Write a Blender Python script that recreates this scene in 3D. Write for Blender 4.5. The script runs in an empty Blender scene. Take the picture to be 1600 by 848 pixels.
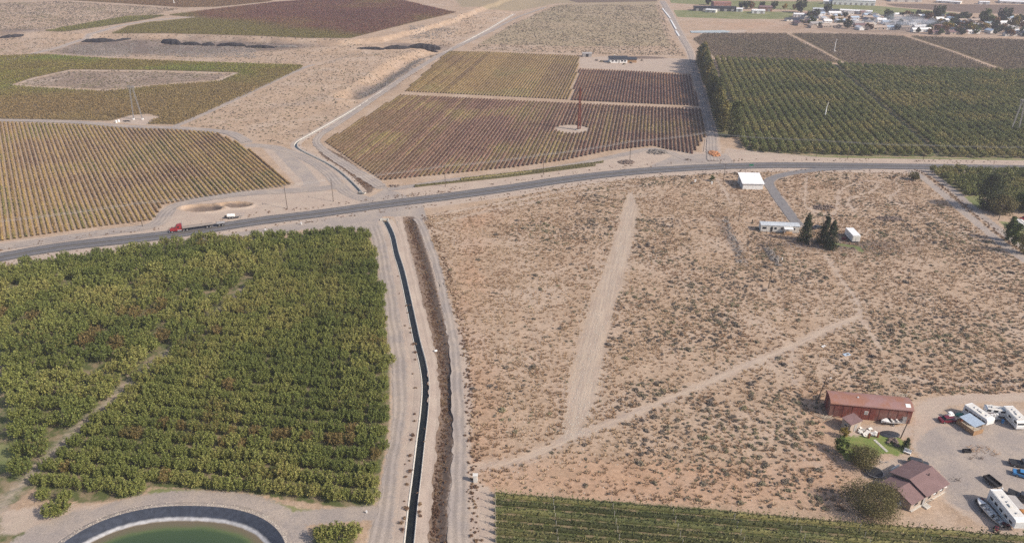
import bpy, math, random
import numpy as np
from mathutils import Matrix, Vector
from mathutils.geometry import tessellate_polygon
random.seed(7); rng = np.random.default_rng(7)
PI = math.pi
scn = bpy.context.scene
col = scn.collection

# ------------------------------------------------------------------ camera, world, sun
CAM_H = 120.0; PITCH = math.radians(26.5); FPX = 1150.0
cd = bpy.data.cameras.new('camera'); cam = bpy.data.objects.new('camera', cd); col.objects.link(cam)
cam.location = (0, 0, CAM_H); cam.rotation_euler = (PI/2 - PITCH, 0, 0)
cd.sensor_width = 36; cd.lens = 36*FPX/1600; cd.clip_end = 12000; cd.clip_start = 0.5
scn.camera = cam
SUN_EL = math.radians(37); SUN_DIR = Vector((0.90, -0.42, 0)).normalized()
w = bpy.data.worlds.new('World'); scn.world = w; w.use_nodes = True
nt = w.node_tree; nt.nodes.clear()
sky = nt.nodes.new('ShaderNodeTexSky'); sky.sky_type = 'NISHITA'; sky.sun_disc = False
sky.sun_elevation = SUN_EL; sky.sun_rotation = math.atan2(SUN_DIR.x, SUN_DIR.y)
sky.dust_density = 2.5; sky.air_density = 1.0
bg = nt.nodes.new('ShaderNodeBackground'); bg.inputs[1].default_value = 0.125
wo = nt.nodes.new('ShaderNodeOutputWorld')
nt.links.new(sky.outputs[0], bg.inputs[0]); nt.links.new(bg.outputs[0], wo.inputs[0])
sd_ = bpy.data.lights.new('sun', 'SUN'); sd_.energy = 4.0; sd_.angle = math.radians(0.9); sd_.color = (1.0, 0.91, 0.80)
sun = bpy.data.objects.new('sun', sd_); col.objects.link(sun)
S = Vector((SUN_DIR.x*math.cos(SUN_EL), SUN_DIR.y*math.cos(SUN_EL), math.sin(SUN_EL)))
sun.rotation_euler = S.to_track_quat('Z', 'Y').to_euler(); sun.location = (0, 0, 300)
vs = scn.view_settings; vs.view_transform = 'Standard'; vs.look = 'None'; vs.gamma = 1; vs.exposure = 0.26
vs.use_curve_mapping = False
scn.cycles.max_bounces = 4; scn.cycles.diffuse_bounces = 2; scn.cycles.glossy_bounces = 2
scn.cycles.transmission_bounces = 2; scn.cycles.transparent_max_bounces = 8; scn.cycles.volume_bounces = 0
try: scn.cycles.use_denoising = False
except Exception: pass

# ------------------------------------------------------------------ picture point -> ground
CP, SP = math.cos(PITCH), math.sin(PITCH)
def ray(px, py):
    a, b = px - 800.0, py - 424.0
    return np.array([a, FPX*CP - b*SP, -FPX*SP - b*CP])
def G0(px, py, z=0.0):
    d = ray(px, py); t = (z - CAM_H)/d[2]
    return np.array([d[0]*t, d[1]*t])
def P0(pts): return np.array([G0(*p) for p in pts])
def seg_dist(P, A, B):
    d = B - A; L2 = float(d @ d) + 1e-9
    t = np.clip(((P - A) @ d)/L2, 0, 1)
    q = P - A - t[:, None]*d
    return np.hypot(q[:, 0], q[:, 1])
def line_sd(P, pts, half, cap=8.0):
    """half width minus distance; half may be a list per point"""
    pts = np.asarray(pts); n = len(pts)
    hw = np.full(n, half, float) if np.isscalar(half) else np.asarray(half, float)
    out = np.full(len(P), -cap)
    for i in range(n-1):
        A, B = pts[i], pts[i+1]; m = max(hw[i], hw[i+1]) + cap
        lo = np.minimum(A, B) - m; hi = np.maximum(A, B) + m
        k = np.where((P[:, 0] > lo[0]) & (P[:, 0] < hi[0]) & (P[:, 1] > lo[1]) & (P[:, 1] < hi[1]))[0]
        if not len(k): continue
        Q = P[k]; d = B - A; L2 = float(d @ d) + 1e-9
        t = np.clip(((Q - A) @ d)/L2, 0, 1); q = Q - A - t[:, None]*d
        v = (hw[i]*(1-t) + hw[i+1]*t) - np.hypot(q[:, 0], q[:, 1])
        out[k] = np.maximum(out[k], v)
    return out
def inside(P, poly):
    poly = np.asarray(poly); x, y = P[:, 0], P[:, 1]; c = np.zeros(len(P), bool); n = len(poly)
    for i in range(n):
        x1, y1 = poly[i]; x2, y2 = poly[(i+1) % n]
        if y1 == y2: continue
        k = ((y1 > y) != (y2 > y)) & (x < (x2-x1)*(y-y1)/(y2-y1) + x1)
        c ^= k
    return c
def poly_sd(P, poly, cap=8.0):
    poly = np.asarray(poly); closed = np.vstack([poly, poly[:1]])
    d = -line_sd(P, closed, 0.0, cap)
    ins = inside(P, poly)
    return np.where(ins, np.minimum(d, cap), -np.minimum(d, cap))
def sstep(a, b, x):
    t = np.clip((x-a)/(b-a), 0, 1); return t*t*(3-2*t)
# cheap value noise
_perm = rng.random((256, 256))
def vnoise(x, y, s):
    x = np.asarray(x)*s + 1000.0; y = np.asarray(y)*s + 1000.0
    xi = np.floor(x).astype(int); yi = np.floor(y).astype(int); fx = x-xi; fy = y-yi
    fx = fx*fx*(3-2*fx); fy = fy*fy*(3-2*fy)
    p = lambda a, b: _perm[a % 256, b % 256]
    return (p(xi, yi)*(1-fx) + p(xi+1, yi)*fx)*(1-fy) + (p(xi, yi+1)*(1-fx) + p(xi+1, yi+1)*fx)*fy

# ------------------------------------------------------------------ relief
PLATEAU = P0([(-900, 60), (0, 59), (110, 64), (250, 66), (420, 70), (530, 74), (600, 70), (660, 54), (720, 34), (770, 14), (800, 2), (820, -50), (-900, -80)])
GULLY = P0([(684, 77), (640, 90), (603, 114), (574, 134), (545, 150)])
DITCH = P0([(638, 342), (652, 385), (663, 424), (675, 480), (686, 530), (694, 580), (696, 636), (690, 700), (686, 742), (678, 800), (681, 860)])
PITS = [(G0(316, 326), 9.5, 4.2), (G0(367, 321), 7.5, 3.6)]
def hbase(x, y):
    x = np.atleast_1d(np.asarray(x, float)); y = np.atleast_1d(np.asarray(y, float)); P = np.stack([x, y], 1)
    z = np.zeros(len(x))
    k = np.where(y > 420)[0]
    if len(k):
        s = poly_sd(P[k], PLATEAU, 60.0)
        s = s + (vnoise(x[k], y[k], 0.05)-.5)*8
        z[k] += 2.6*sstep(-45, -4, s) + 3.6*sstep(-3.5, 2.5, s)
        g = line_sd(P[k], GULLY, 0.0, 30.0)
        z[k] -= 4.2*sstep(-15, -1, g)
        r = poly_sd(P[k], SCRUB2W, 20.0)
        z[k] += 3.0*(vnoise(x[k], y[k], 0.04)-.35)*sstep(2, 14, r)
    return z
SCRUB2W = P0([(395, 160), (478, 108), (545, 82), (600, 84), (640, 95), (610, 122), (560, 160), (500, 196), (455, 215), (420, 212), (395, 200)])
def G(px, py):
    p = G0(px, py)
    if py < 240:
        for _ in range(6):
            z = float(hbase(p[0], p[1])[0]); p = G0(px, py, z)
    return p
def PW(pts): return np.array([G(*p) for p in pts])

CANAL_S = PW([(601, 344), (606, 352), (613, 368), (619, 395), (628, 424), (640, 478), (651, 530), (660, 565), (665, 600), (663, 640), (657, 690), (651, 742), (645, 790), (639, 848), (633, 900)])
CANAL_N = PW([(564, 301), (556, 292), (545, 281), (530, 268), (510, 255), (490, 245), (470, 235), (462, 228), (466, 221), (480, 213), (498, 203), (530, 185), (562, 166), (600, 141), (632, 121), (660, 103), (684, 88), (700, 80), (722, 68), (760, 48), (785, 33), (803, 22)])
def smooth(pts, n=4):
    pts = np.asarray(pts); out = []
    for i in range(len(pts)-1):
        p0, p1, p2, p3 = pts[max(i-1, 0)], pts[i], pts[i+1], pts[min(i+2, len(pts)-1)]
        for j in range(n):
            t = j/n
            out.append(.5*((2*p1) + (-p0+p2)*t + (2*p0-5*p1+4*p2-p3)*t*t + (-p0+3*p1-3*p2+p3)*t**3))
    out.append(pts[-1]); return np.array(out)
CANAL_S = smooth(CANAL_S, 5); CANAL_N = smooth(CANAL_N, 4)
ptop = G(284, 792); POND_C = np.array([G(277, 848)[0]-0.5, ptop[1]-20.0]); POND_A, POND_B = 25.0, 20.0
def pond_xy(t, off=0.0):
    c, s = math.cos(t), math.sin(t); e = 2/2.35
    x = math.copysign(abs(c)**e, c)*(POND_A+off); y = math.copysign(abs(s)**e, s)*(POND_B+off)
    a = -0.035
    return POND_C[0] + x*math.cos(a) - y*math.sin(a), POND_C[1] + x*math.sin(a) + y*math.cos(a)
POND = np.array([pond_xy(2*PI*i/90) for i in range(90)])
def hground(x, y):
    x = np.atleast_1d(np.asarray(x, float)); y = np.atleast_1d(np.asarray(y, float)); P = np.stack([x, y], 1)
    z = hbase(x, y)
    d = line_sd(P, DITCH, [0.4]*len(DITCH), 5.0)
    z -= 0.9*sstep(-2.6, 0.2, d)
    for c, a, b in PITS:
        dx = (x-c[0])/a; dy = (y-c[1])/b; r = np.hypot(dx, dy) + (vnoise(x, y, .4)-.5)*.15
        z += 0.6*np.exp(-((r-1.12)/.16)**2) - 2.1*sstep(1.0, .66, r)
    z = np.where(line_sd(P, CANAL_S, 1.95, 3.0) > 0, z-2.2, z)
    z = np.where(line_sd(P, CANAL_N, 1.8, 3.0) > 0, z-2.0, z)
    z = np.where(poly_sd(P, POND, 4.0) > -0.75, -6.0, z)
    return z

# ------------------------------------------------------------------ node helper
class N:
    def __init__(s, name):
        s.m = bpy.data.materials.new(name); s.m.use_nodes = True; s.t = s.m.node_tree
        s.b = s.t.nodes['Principled BSDF']; s.b.inputs['Roughness'].default_value = .9
        s.b.inputs['Specular IOR Level'].default_value = .2
    def n(s, k, **kw):
        x = s.t.nodes.new(k)
        for a, v in kw.items(): setattr(x, a, v)
        return x
    def l(s, a, b): s.t.links.new(a, b)
    def pos(s):
        if not hasattr(s, '_p'): s._p = s.n('ShaderNodeNewGeometry')
        return s._p.outputs['Position']
    def noise(s, scale, detail=3, rough=.55, vec=None, stretch=None):
        x = s.n('ShaderNodeTexNoise'); x.inputs['Scale'].default_value = scale; x.inputs['Detail'].default_value = detail
        x.inputs['Roughness'].default_value = rough
        v = vec or s.pos()
        if stretch:
            mp = s.n('ShaderNodeMapping'); mp.inputs['Scale'].default_value = stretch[:3]
            if len(stretch) > 3:
                m0 = s.n('ShaderNodeMapping'); m0.inputs['Rotation'].default_value = (0, 0, stretch[3]); s.l(v, m0.inputs[0]); v = m0.outputs[0]
            s.l(v, mp.inputs[0]); v = mp.outputs[0]
        s.l(v, x.inputs['Vector']); return x.outputs['Fac']
    def attr(s, name):
        x = s.n('ShaderNodeAttribute'); x.attribute_name = name; return x.outputs['Fac']
    def math(s, op, a, b=0.0, c=None):
        x = s.n('ShaderNodeMath', operation=op)
        for i, v in enumerate((a, b) if c is None else (a, b, c)):
            if isinstance(v, (int, float)): x.inputs[i].default_value = v
            else: s.l(v, x.inputs[i])
        return x.outputs[0]
    def ss(s, v, a, b, lo=0., hi=1.):
        x = s.n('ShaderNodeMapRange'); x.interpolation_type = 'SMOOTHSTEP'
        s.l(v, x.inputs['Value']); x.inputs['From Min'].default_value = a; x.inputs['From Max'].default_value = b
        x.inputs['To Min'].default_value = lo; x.inputs['To Max'].default_value = hi
        return x.outputs['Result']
    def mix(s, f, a, b, mode='MIX'):
        x = s.n('ShaderNodeMix'); x.data_type = 'RGBA'; x.blend_type = mode
        for i, v in ((0, f), (6, a), (7, b)):
            if isinstance(v, (int, float)): x.inputs[i].default_value = v
            elif isinstance(v, tuple): x.inputs[i].default_value = (*v, 1)
            else: s.l(v, x.inputs[i])
        return x.outputs[2]
    def ramp(s, v, stops):
        x = s.n('ShaderNodeValToRGB'); r = x.color_ramp
        while len(r.elements) < len(stops): r.elements.new(.5)
        for e, (p, c) in zip(r.elements, stops): e.position = p; e.color = (*c, 1)
        s.l(v, x.inputs[0]); return x.outputs[0]
    def gray(s, v):
        x = s.n('ShaderNodeCombineColor')
        for i in range(3): s.l(v, x.inputs[i])
        return x.outputs[0]
    def out(s, c, rough=None, bump=None, dist=.1, strength=.6):
        if isinstance(c, tuple): s.b.inputs['Base Color'].default_value = (*c, 1)
        else: s.l(c, s.b.inputs['Base Color'])
        if rough is not None: s.b.inputs['Roughness'].default_value = rough
        if bump is not None:
            x = s.n('ShaderNodeBump'); x.inputs['Distance'].default_value = dist; x.inputs['Strength'].default_value = strength
            s.l(bump, x.inputs['Height']); s.l(x.outputs[0], s.b.inputs['Normal'])
        return s.m

def gravel_color(k):
    a = k.noise(.12, 4, .6); b = k.noise(2.2, 3, .7); c = k.noise(.5, 3)
    x = k.mix(k.ss(a, .35, .68), (.315, .270, .242), (.39, .325, .272))
    x = k.mix(k.ss(c, .45, .75, 0, .5), x, (.255, .226, .210))
    return k.mix(1.0, x, k.gray(k.ss(b, .25, .75, .84, 1.14)), 'MULTIPLY')
def pale_color(k):
    a = k.noise(.2, 4, .65); b = k.noise(2.8, 3, .75)
    x = k.mix(k.ss(a, .35, .65), (.405, .320, .262), (.45, .365, .295))
    return k.mix(1.0, x, k.gray(k.ss(b, .25, .75, .82, 1.16)), 'MULTIPLY')
_a, _b = G0(893, 676), G0(985, 303); STRIP_A = math.atan2(_b[0]-_a[0], _b[1]-_a[1])
_a, _b = G0(800, 722), G0(1342, 495); TRACK_A = math.atan2(_b[0]-_a[0], _b[1]-_a[1])
def ground_mat():
    k = N('ground_soil')
    big = k.noise(.012, 5, .6); mid = k.noise(.07, 5, .65); fin = k.noise(1.1, 5, .75); vf = k.noise(4.5, 3, .8); st = k.noise(.5, 4, .7)
    tan = k.mix(k.ss(mid, .35, .65), (.395, .280, .192), (.43, .315, .225))
    tan = k.mix(k.ss(fin, .5, .72, 0, .6), tan, (.50, .385, .285))
    rust = k.math('ADD', k.attr('rust'), k.math('MULTIPLY', k.math('SUBTRACT', mid, .5), 2.6))
    tan = k.mix(k.ss(rust, .15, 1.1, 0, .75), tan, (.44, .270, .170))
    tan = k.mix(k.ss(st, .56, .76, 0, .5), tan, (.265, .205, .155))
    tan = k.mix(k.ss(k.math('ADD', k.attr('grey'), k.math('MULTIPLY', k.math('SUBTRACT', fin, .5), 1.6)), .3, 1.1, 0, .85), tan, (.150, .118, .104))
    tan = k.mix(1.0, tan, k.gray(k.ss(k.noise(.22, 5, .7), .3, .7, .86, 1.10)), 'MULTIPLY')
    tan = k.mix(k.ss(k.noise(.035, 5, .7), .45, .7, 0, .5), tan, (.47, .375, .30))
    tan = k.mix(1.0, tan, k.gray(k.ss(vf, .25, .75, .80, 1.16)), 'MULTIPLY')
    tan = k.mix(1.0, tan, k.gray(k.ss(fin, .25, .7, .80, 1.10)), 'MULTIPLY')
    ed = k.math('MULTIPLY', k.math('SUBTRACT', k.noise(.8, 4, .7), .5), 3.0)
    def lay(c, name, col_, a=-.35, b=.45, amt=1.0, m=1.0):
        v = k.math('ADD', k.attr(name), k.math('MULTIPLY', ed, m))
        return k.mix(k.ss(v, a, b, 0, amt), c, col_)
    tan = k.mix(k.ss(k.math('ADD', k.attr('scrubtint'), k.math('MULTIPLY', k.math('SUBTRACT', k.noise(.03, 4, .6, stretch=(.35, 1.6, 1)), .5), 9.0)), -1.5, 6, 0, .8), tan, (.29, .235, .145))
    farm = k.mix(k.ss(st, .4, .7), (.40, .300, .215), (.33, .235, .165))
    c = lay(tan, 'farm', farm)
    c = lay(c, 'covered', k.mix(k.ss(st, .4, .7), (.20, .150, .085), (.16, .125, .065)))
    floor = k.mix(k.ss(k.noise(.35, 4), .42, .62), (.095, .110, .040), (.235, .185, .115))
    c = lay(c, 'floor', floor)
    fieldg = k.mix(k.ss(mid, .35, .7), (.13, .165, .055), (.22, .22, .10))
    c = lay(c, 'fieldgreen', fieldg, amt=.9)
    pale = pale_color(k)
    c = lay(c, 'pale', pale, -.8, .8, .92, 1.3)
    c = lay(c, 'track', k.mix(k.ss(k.noise(.5, 5, .8, stretch=(1.6, .12, 1, TRACK_A)), .42, .6), (.50, .405, .32), (.33, .27, .235)), -2.0, 2.0, .74, 2.2)
    c = lay(c, 'strip', k.mix(k.ss(k.noise(.55, 5, .85, stretch=(2.4, .09, 1, STRIP_A)), .40, .60), (.50, .415, .33), (.33, .27, .235)), -3.4, 3.4, .62, 2.4)
    c = lay(c, 'gravel', gravel_color(k), -.6, .5)
    c = lay(c, 'brown', k.mix(k.ss(fin, .4, .65), (.115, .082, .064), (.20, .140, .102)), amt=.95)
    grass = k.mix(k.ss(st, .35, .7), (.12, .19, .035), (.19, .21, .06))
    c = lay(c, 'grass', grass, amt=.9)
    bump = k.math('ADD', fin, k.math('MULTIPLY', vf, .5))
    return k.out(c, .95, bump, .12, .7)

# ------------------------------------------------------------------ zones
W_ = PW
HWY_TOP = [(-160, 425), (0, 397), (100, 380), (265, 362), (400, 341), (500, 329), (600, 315), (700, 303), (800, 289), (900, 274.5), (1000, 264), (1100, 258), (1200, 255), (1300, 255.5), (1400, 256.7), (1500, 258), (1600, 259.5), (1760, 262)]
HWY_BOT = [(-160, 437), (0, 407.5), (100, 390.7), (265, 371.5), (400, 351.5), (500, 338.5), (600, 324.5), (700, 311.5), (800, 297.8), (900, 282.5), (1000, 271.7), (1100, 265.2), (1200, 262), (1300, 262.5), (1400, 263.7), (1500, 265), (1600, 266.5), (1760, 269)]
HWY = smooth((W_(HWY_TOP)+W_(HWY_BOT))/2, 8)
def road(pts, wd): return (smooth(W_(pts), 4), wd)
def mids(rows):      # rows: (y, x0, x1) edges in the picture -> centreline + half widths
    c, h = [], []
    for y, a, b in rows:
        A, B = G(a, y), G(b, y); c.append((A+B)/2); h.append(np.hypot(*(A-B))/2)
    c = smooth(c, 4); hh = []
    for i in range(len(h)-1):
        for j in range(4): hh.append(h[i]*(1-j/4)+h[i+1]*j/4)
    hh.append(h[-1]); return c, np.array(hh)
ROAD_A = mids([(342, 571, 592), (370, 580, 602), (424, 591, 613), (530, 606, 630), (583, 611, 635), (636, 613, 636), (689, 609, 627), (742, 597, 620), (795, 588, 616), (848, 573, 611), (900, 560, 604)])
ROAD_B = mids([(338, 615, 628), (350, 620, 632), (424, 635, 649), (530, 661, 677), (583, 668, 685), (636, 667, 689), (689, 664, 684), (742, 657, 680), (795, 652, 676), (848, 647, 671), (900, 642, 668)])
ROAD_C = mids([(337, 640, 654), (350, 652, 664), (390, 667, 680), (424, 679, 691), (530, 699, 715), (583, 703, 721), (636, 704, 726), (689, 705, 728), (742, 703, 729), (795, 699, 731), (848, 694, 735), (900, 690, 740)])
ROAD_NW = mids([(292, 585, 604), (280, 566, 586), (265, 543, 560), (248, 517, 532), (232, 496, 508), (222, 489, 500), (212, 494, 505), (200, 512, 523), (180, 543, 553), (160, 571, 581), (140, 601, 610), (118, 632, 641), (100, 660, 668), (84, 688, 696), (70, 718, 726), (52, 757, 764), (38, 784, 790), (25, 812, 817), (12, 850, 855)])
ROAD_NE = road([(606, 296), (650, 290), (700, 282), (760, 276), (820, 269), (880, 260), (930, 251), (985, 239), (1020, 233), (1050, 240), (1075, 250), (1110, 254)], 2.4)
ROAD_NW2 = road([(602, 312), (575, 312), (548, 303), (530, 290), (512, 270), (490, 254), (462, 241), (425, 230), (392, 227)], 3.2)
ROAD_V1N = road([(-40, 188), (60, 189), (130, 192), (200, 198), (270, 200), (330, 204), (362, 209), (385, 222)], 3.4)
ROAD_V1S = road([(540, 290), (490, 296), (440, 299), (390, 302), (330, 309), (285, 318), (262, 330), (240, 352), (170, 362), (60, 378), (-40, 392)], 3.4)
ROAD_E = mids([(252, 1104, 1126), (235, 1102, 1122), (210, 1104, 1118), (180, 1098, 1109), (150, 1092, 1102), (120, 1084, 1092), (100, 1079, 1087), (80, 1073, 1082), (60, 1061, 1071), (40, 1050, 1060), (20, 1040, 1050), (2, 1031, 1039)])
DRIVE = road([(1345, 263), (1300, 264), (1262, 267), (1225, 273), (1205, 280), (1201, 287), (1207, 297), (1219, 314), (1232, 332), (1243, 347), (1252, 352)], 2.3)
ROAD_R = road([(1420, 266), (1440, 276), (1470, 300), (1505, 330), (1550, 368), (1600, 405), (1660, 450)], 2.0)
ROAD_R2 = road([(1450, 268), (1480, 290), (1520, 325), (1560, 358), (1610, 396)], 1.8)
ROAD_F1 = road([(275, 197), (330, 173), (400, 140), (470, 108), (488, 102)], 2.2)
ROAD_F2 = road([(15, 93), (60, 82), (110, 68), (150, 54), (190, 40), (240, 32), (300, 27), (330, 27)], 2.6)
YARD = W_([(1426, 660), (1432, 634), (1452, 621), (1500, 615), (1560, 613), (1700, 616), (1700, 628), (1600, 627), (1530, 628), (1482, 634), (1470, 645), (1560, 640), (1700, 640), (1700, 900), (1600, 848), (1540, 822), (1500, 800), (1468, 780), (1478, 755), (1462, 735), (1440, 720), (1425, 700)])
YARD_N = W_([(405, 226), (440, 228), (470, 242), (495, 262), (515, 288), (500, 297), (440, 297), (462, 288), (440, 264)])
LAWN = W_([(1312, 692), (1322, 684), (1350, 684), (1395, 683), (1410, 690), (1416, 700), (1400, 708), (1378, 705), (1360, 713), (1325, 716)])
ORCH = W_([(-120, 446), (0, 424), (120, 404), (280, 383), (330, 378), (440, 372), (470, 372), (478, 364), (520, 362), (578, 366), (590, 420), (604, 500), (611, 580), (609, 650), (600, 720), (588, 775), (580, 800), (400, 772), (300, 764), (235, 760), (218, 775), (150, 785), (60, 782), (55, 760), (-120, 900)])
O_SW = W_([(-60, 800), (45, 806), (55, 820), (50, 870), (-60, 900)])
O_S = W_([(485, 822), (550, 822), (556, 870), (490, 900)])
O_BR = W_([(773, 768), (900, 778), (1080, 791), (1200, 803), (1300, 813), (1400, 822), (1470, 832), (1620, 845), (1760, 860), (1760, 980), (776, 980)])
O_R = W_([(1118, 93), (1250, 97), (1300, 101), (1420, 109), (1620, 115), (1700, 118), (1700, 249), (1600, 248), (1480, 246), (1300, 243), (1170, 238), (1158, 225), (1150, 205), (1135, 150)])
O_R2 = W_([(1452, 266), (1520, 268), (1620, 271), (1700, 273), (1700, 350), (1600, 332), (1560, 312), (1510, 306), (1480, 288)])
V1 = W_([(-80, 190), (0, 191), (120, 195), (200, 201), (270, 203), (338, 208), (378, 226), (405, 246), (456, 288), (440, 293), (385, 299), (300, 312), (255, 320), (240, 344), (150, 355), (0, 377), (-80, 388)])
V2L = W_([(508, 222), (530, 208), (625, 149), (890, 162), (1095, 171), (1104, 212), (1083, 241), (1040, 233), (1020, 228), (950, 236), (880, 251), (800, 262), (690, 273), (597, 282), (560, 258)])
V2UL = W_([(700, 81), (760, 82), (905, 88), (903, 108), (888, 156), (632, 143)])
V2UR = W_([(906, 109), (990, 112), (1078, 118), (1093, 166), (892, 157)])
HOLE = np.array([G(894, 202) + np.array([10*math.cos(t), 9.5*math.sin(t)]) for t in np.linspace(0, 2*PI, 20, endpoint=False)])
F1 = W_([(-60, 90), (0, 88), (60, 85), (170, 92), (330, 98), (474, 102), (470, 108), (390, 146), (278, 195), (225, 194), (250, 183), (232, 178), (205, 180), (172, 189), (60, 187), (-60, 185)])
F1H = W_([(14, 134), (50, 122), (110, 109), (240, 110), (376, 114), (345, 127), (250, 134), (160, 143), (70, 138)])
F2 = W_([(68, 49), (130, 38), (200, 26), (262, 24), (235, 30), (160, 42), (100, 50)])
F3 = W_([(174, 53), (200, 42), (230, 36), (310, 28), (262, 24), (350, 13), (430, 4), (500, -1), (620, -1), (712, 20), (635, 38), (548, 67), (480, 67), (400, 64), (260, 59)])
F4 = W_([(80, -1), (180, 5), (285, 12), (340, 11), (420, 3), (440, -4), (90, -6)])
FR1 = W_([(1083, 62), (1100, 53), (1228, 53), (1254, 67), (1284, 82), (1314, 99), (1240, 96), (1118, 91)])
FR2 = W_([(1236, 53), (1330, 54), (1409, 57), (1480, 80), (1560, 110), (1420, 106), (1325, 101), (1292, 82), (1262, 66)])
FR3 = W_([(1421, 57), (1500, 60), (1600, 63), (1700, 66), (1700, 118), (1578, 112), (1497, 82)])

MISC_TRACKS = [
    (W_([(738, 728), (800, 722), (850, 703), (900, 680), (960, 658), (1040, 625), (1100, 600), (1180, 565), (1240, 540), (1290, 515), (1342, 495)]), 1.55, 'track'),
    (W_([(985, 303), (984, 330), (975, 370), (960, 424), (937, 490), (920, 560), (907, 630), (893, 676)]), 3.7, 'strip'),
    (W_([(1290, 398), (1310, 430), (1338, 470), (1345, 495), (1360, 520), (1375, 545)]), .9, 'track'),
    (W_([(1262, 275), (1258, 300), (1262, 325), (1300, 335), (1308, 318), (1312, 300), (1340, 285), (1372, 284), (1366, 297), (1325, 312), (1335, 330)]), .8, 'track'),
    (W_([(1400, 285), (1405, 298), (1390, 308), (1400, 318), (1450, 335), (1480, 350)]), .8, 'track'),
    (W_([(680, 335), (780, 318), (880, 298), (945, 288), (985, 290)]), 1.0, 'track'),
    (W_([(680, 350), (760, 330), (900, 304), (1000, 290)]), .7, 'track'),
    (W_([(1120, 280), (1133, 300), (1140, 315)]), .8, 'track'),
    (W_([(1240, 540), (1236, 570), (1242, 600)]), .7, 'track'),
    (W_([(1600, 600), (1500, 600), (1410, 590)]), .6, 'track'),
]
def widen(r, d): return (r[0], np.asarray(r[1])+d)
def zone_values(P):
    far = len(P)
    Z = {}
    def mx(name, v): Z[name] = np.maximum(Z[name], v) if name in Z else v
    for r in (ROAD_A, ROAD_B, ROAD_C, ROAD_NW, ROAD_NE, ROAD_NW2, ROAD_V1N, ROAD_V1S, ROAD_E, ROAD_F1, ROAD_F2, ROAD_R2, ROAD_R): mx('gravel', line_sd(P, r[0], r[1]))
    mx('gravel', line_sd(P, HWY, 5.2))
    mx('gravel', line_sd(P, DRIVE[0], 2.6))
    for pl in (W_([(560, 318), (600, 296), (622, 300), (660, 318), (668, 345), (640, 338), (600, 338), (585, 352), (560, 352), (540, 340)]),
               W_([(440, 352), (500, 342), (580, 335), (600, 345), (595, 380), (560, 360), (478, 358), (440, 366), (330, 372), (280, 378)]),
               W_([(1055, 242), (1135, 240), (1150, 256), (1010, 262)])): mx('gravel', poly_sd(P, pl))
    pondring = poly_sd(P, np.array([pond_xy(2*PI*i/60, 5.2) for i in range(60)]))
    mx('gravel', pondring)
    mx('gravel', line_sd(P, W_([(437, 812), (500, 806), (590, 800)]), 2.2))
    mx('gravel', line_sd(P, W_([(120, 812), (60, 835), (10, 870)]), 3.2))
    yard = poly_sd(P, YARD); mx('gravel', yard - 4.8 + 5*(vnoise(P[:,0], P[:,1], .07)-.5)*2)
    mx('pale', yard)
    mx('pale', line_sd(P, HWY, 10.5)); mx('pale', poly_sd(P, YARD_N)); mx('gravel', poly_sd(P, YARD_N)-4)
    for pl in ([(572, 345), (604, 345), (640, 424), (668, 560), (662, 700), (640, 900), (560, 900), (590, 800), (612, 650), (606, 500), (592, 420)],
               [(668, 600), (740, 600), (735, 740), (772, 770), (776, 900), (640, 900)], [(640, 345), (660, 340), (735, 560), (735, 650), (660, 600)],
               [(255, 325), (300, 312), (440, 294), (545, 300), (560, 318), (440, 338), (265, 360), (230, 352)], [(0, 378), (240, 352), (265, 362), (0, 397), (-90, 410), (-90, 390)],
               [(1135, 232), (1300, 247), (1700, 252), (1700, 262), (1200, 255), (1120, 258)],
               [(800, 270), (940, 250), (1020, 232), (1110, 240), (1110, 258), (1000, 262), (800, 290), (620, 312), (615, 298)],
               [(175, 190), (205, 180), (250, 183), (225, 196)], [(55, 832), (180, 800), (240, 780), (150, 788), (60, 790), (0, 800), (0, 835)],
               [(1355, 735), (1378, 722), (1420, 712), (1440, 722), (1400, 735), (1370, 752), (1350, 745)], [(1320, 672), (1345, 664), (1425, 664), (1430, 682), (1330, 686)],
               [(905, 90), (960, 88), (1075, 92), (1090, 115), (990, 111), (906, 106)], [(1088, 48), (1170, 47), (1160, 52), (1095, 54)]):
        mx('pale', poly_sd(P, W_(pl)))
    for r in (ROAD_E, ROAD_F2): mx('pale', line_sd(P, r[0], np.asarray(r[1])+1.4))
    mx('pale', poly_sd(P, HOLE)); 
    mx('track', line_sd(P, W_([(0, 800), (10, 780), (60, 730), (100, 690), (130, 660), (180, 620), (210, 590), (250, 560), (290, 530), (330, 495), (360, 470), (395, 440)]), [1.3]*8+[.8]*4))
    for pts, hw, nm in MISC_TRACKS:
        sp = smooth(pts, 3)
        mx(nm, line_sd(P, sp, hw if nm == 'track' else np.interp(np.linspace(0, 1, len(sp)), [0, .12, .3, .8, 1], [1.5, 3.4, 4.2, 4.6, 2.0])))
    mx('pale', poly_sd(P, F1H) - 1.0); Z['pale'] = np.where(poly_sd(P, F1H) > 4, -8, Z['pale'])
    for v in (F1, F2, F3, F4, FR1, FR2, FR3): mx('covered', poly_sd(P, v))
    Z['covered'] = np.minimum(Z['covered'], -poly_sd(P, F1H))
    for v in (V1, V2L, V2UL, V2UR): mx('farm', poly_sd(P, v) if v is not V2L else np.minimum(poly_sd(P, v), -poly_sd(P, HOLE)))
    Z['farm'] = np.minimum(Z['farm'], -poly_sd(P, F1H))
    for v in (ORCH, O_SW, O_S, O_BR, O_R, O_R2): mx('floor', poly_sd(P, v))
    mx('floor', line_sd(P, W_([(1102, 80), (1114, 150), (1133, 212)]), 4.0))
    mx('grass', poly_sd(P, LAWN)+.8); mx('fieldgreen', line_sd(P, W_([(240, 768), (300, 770), (400, 783), (470, 800), (560, 806)]), 1.5) - .3)
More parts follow.
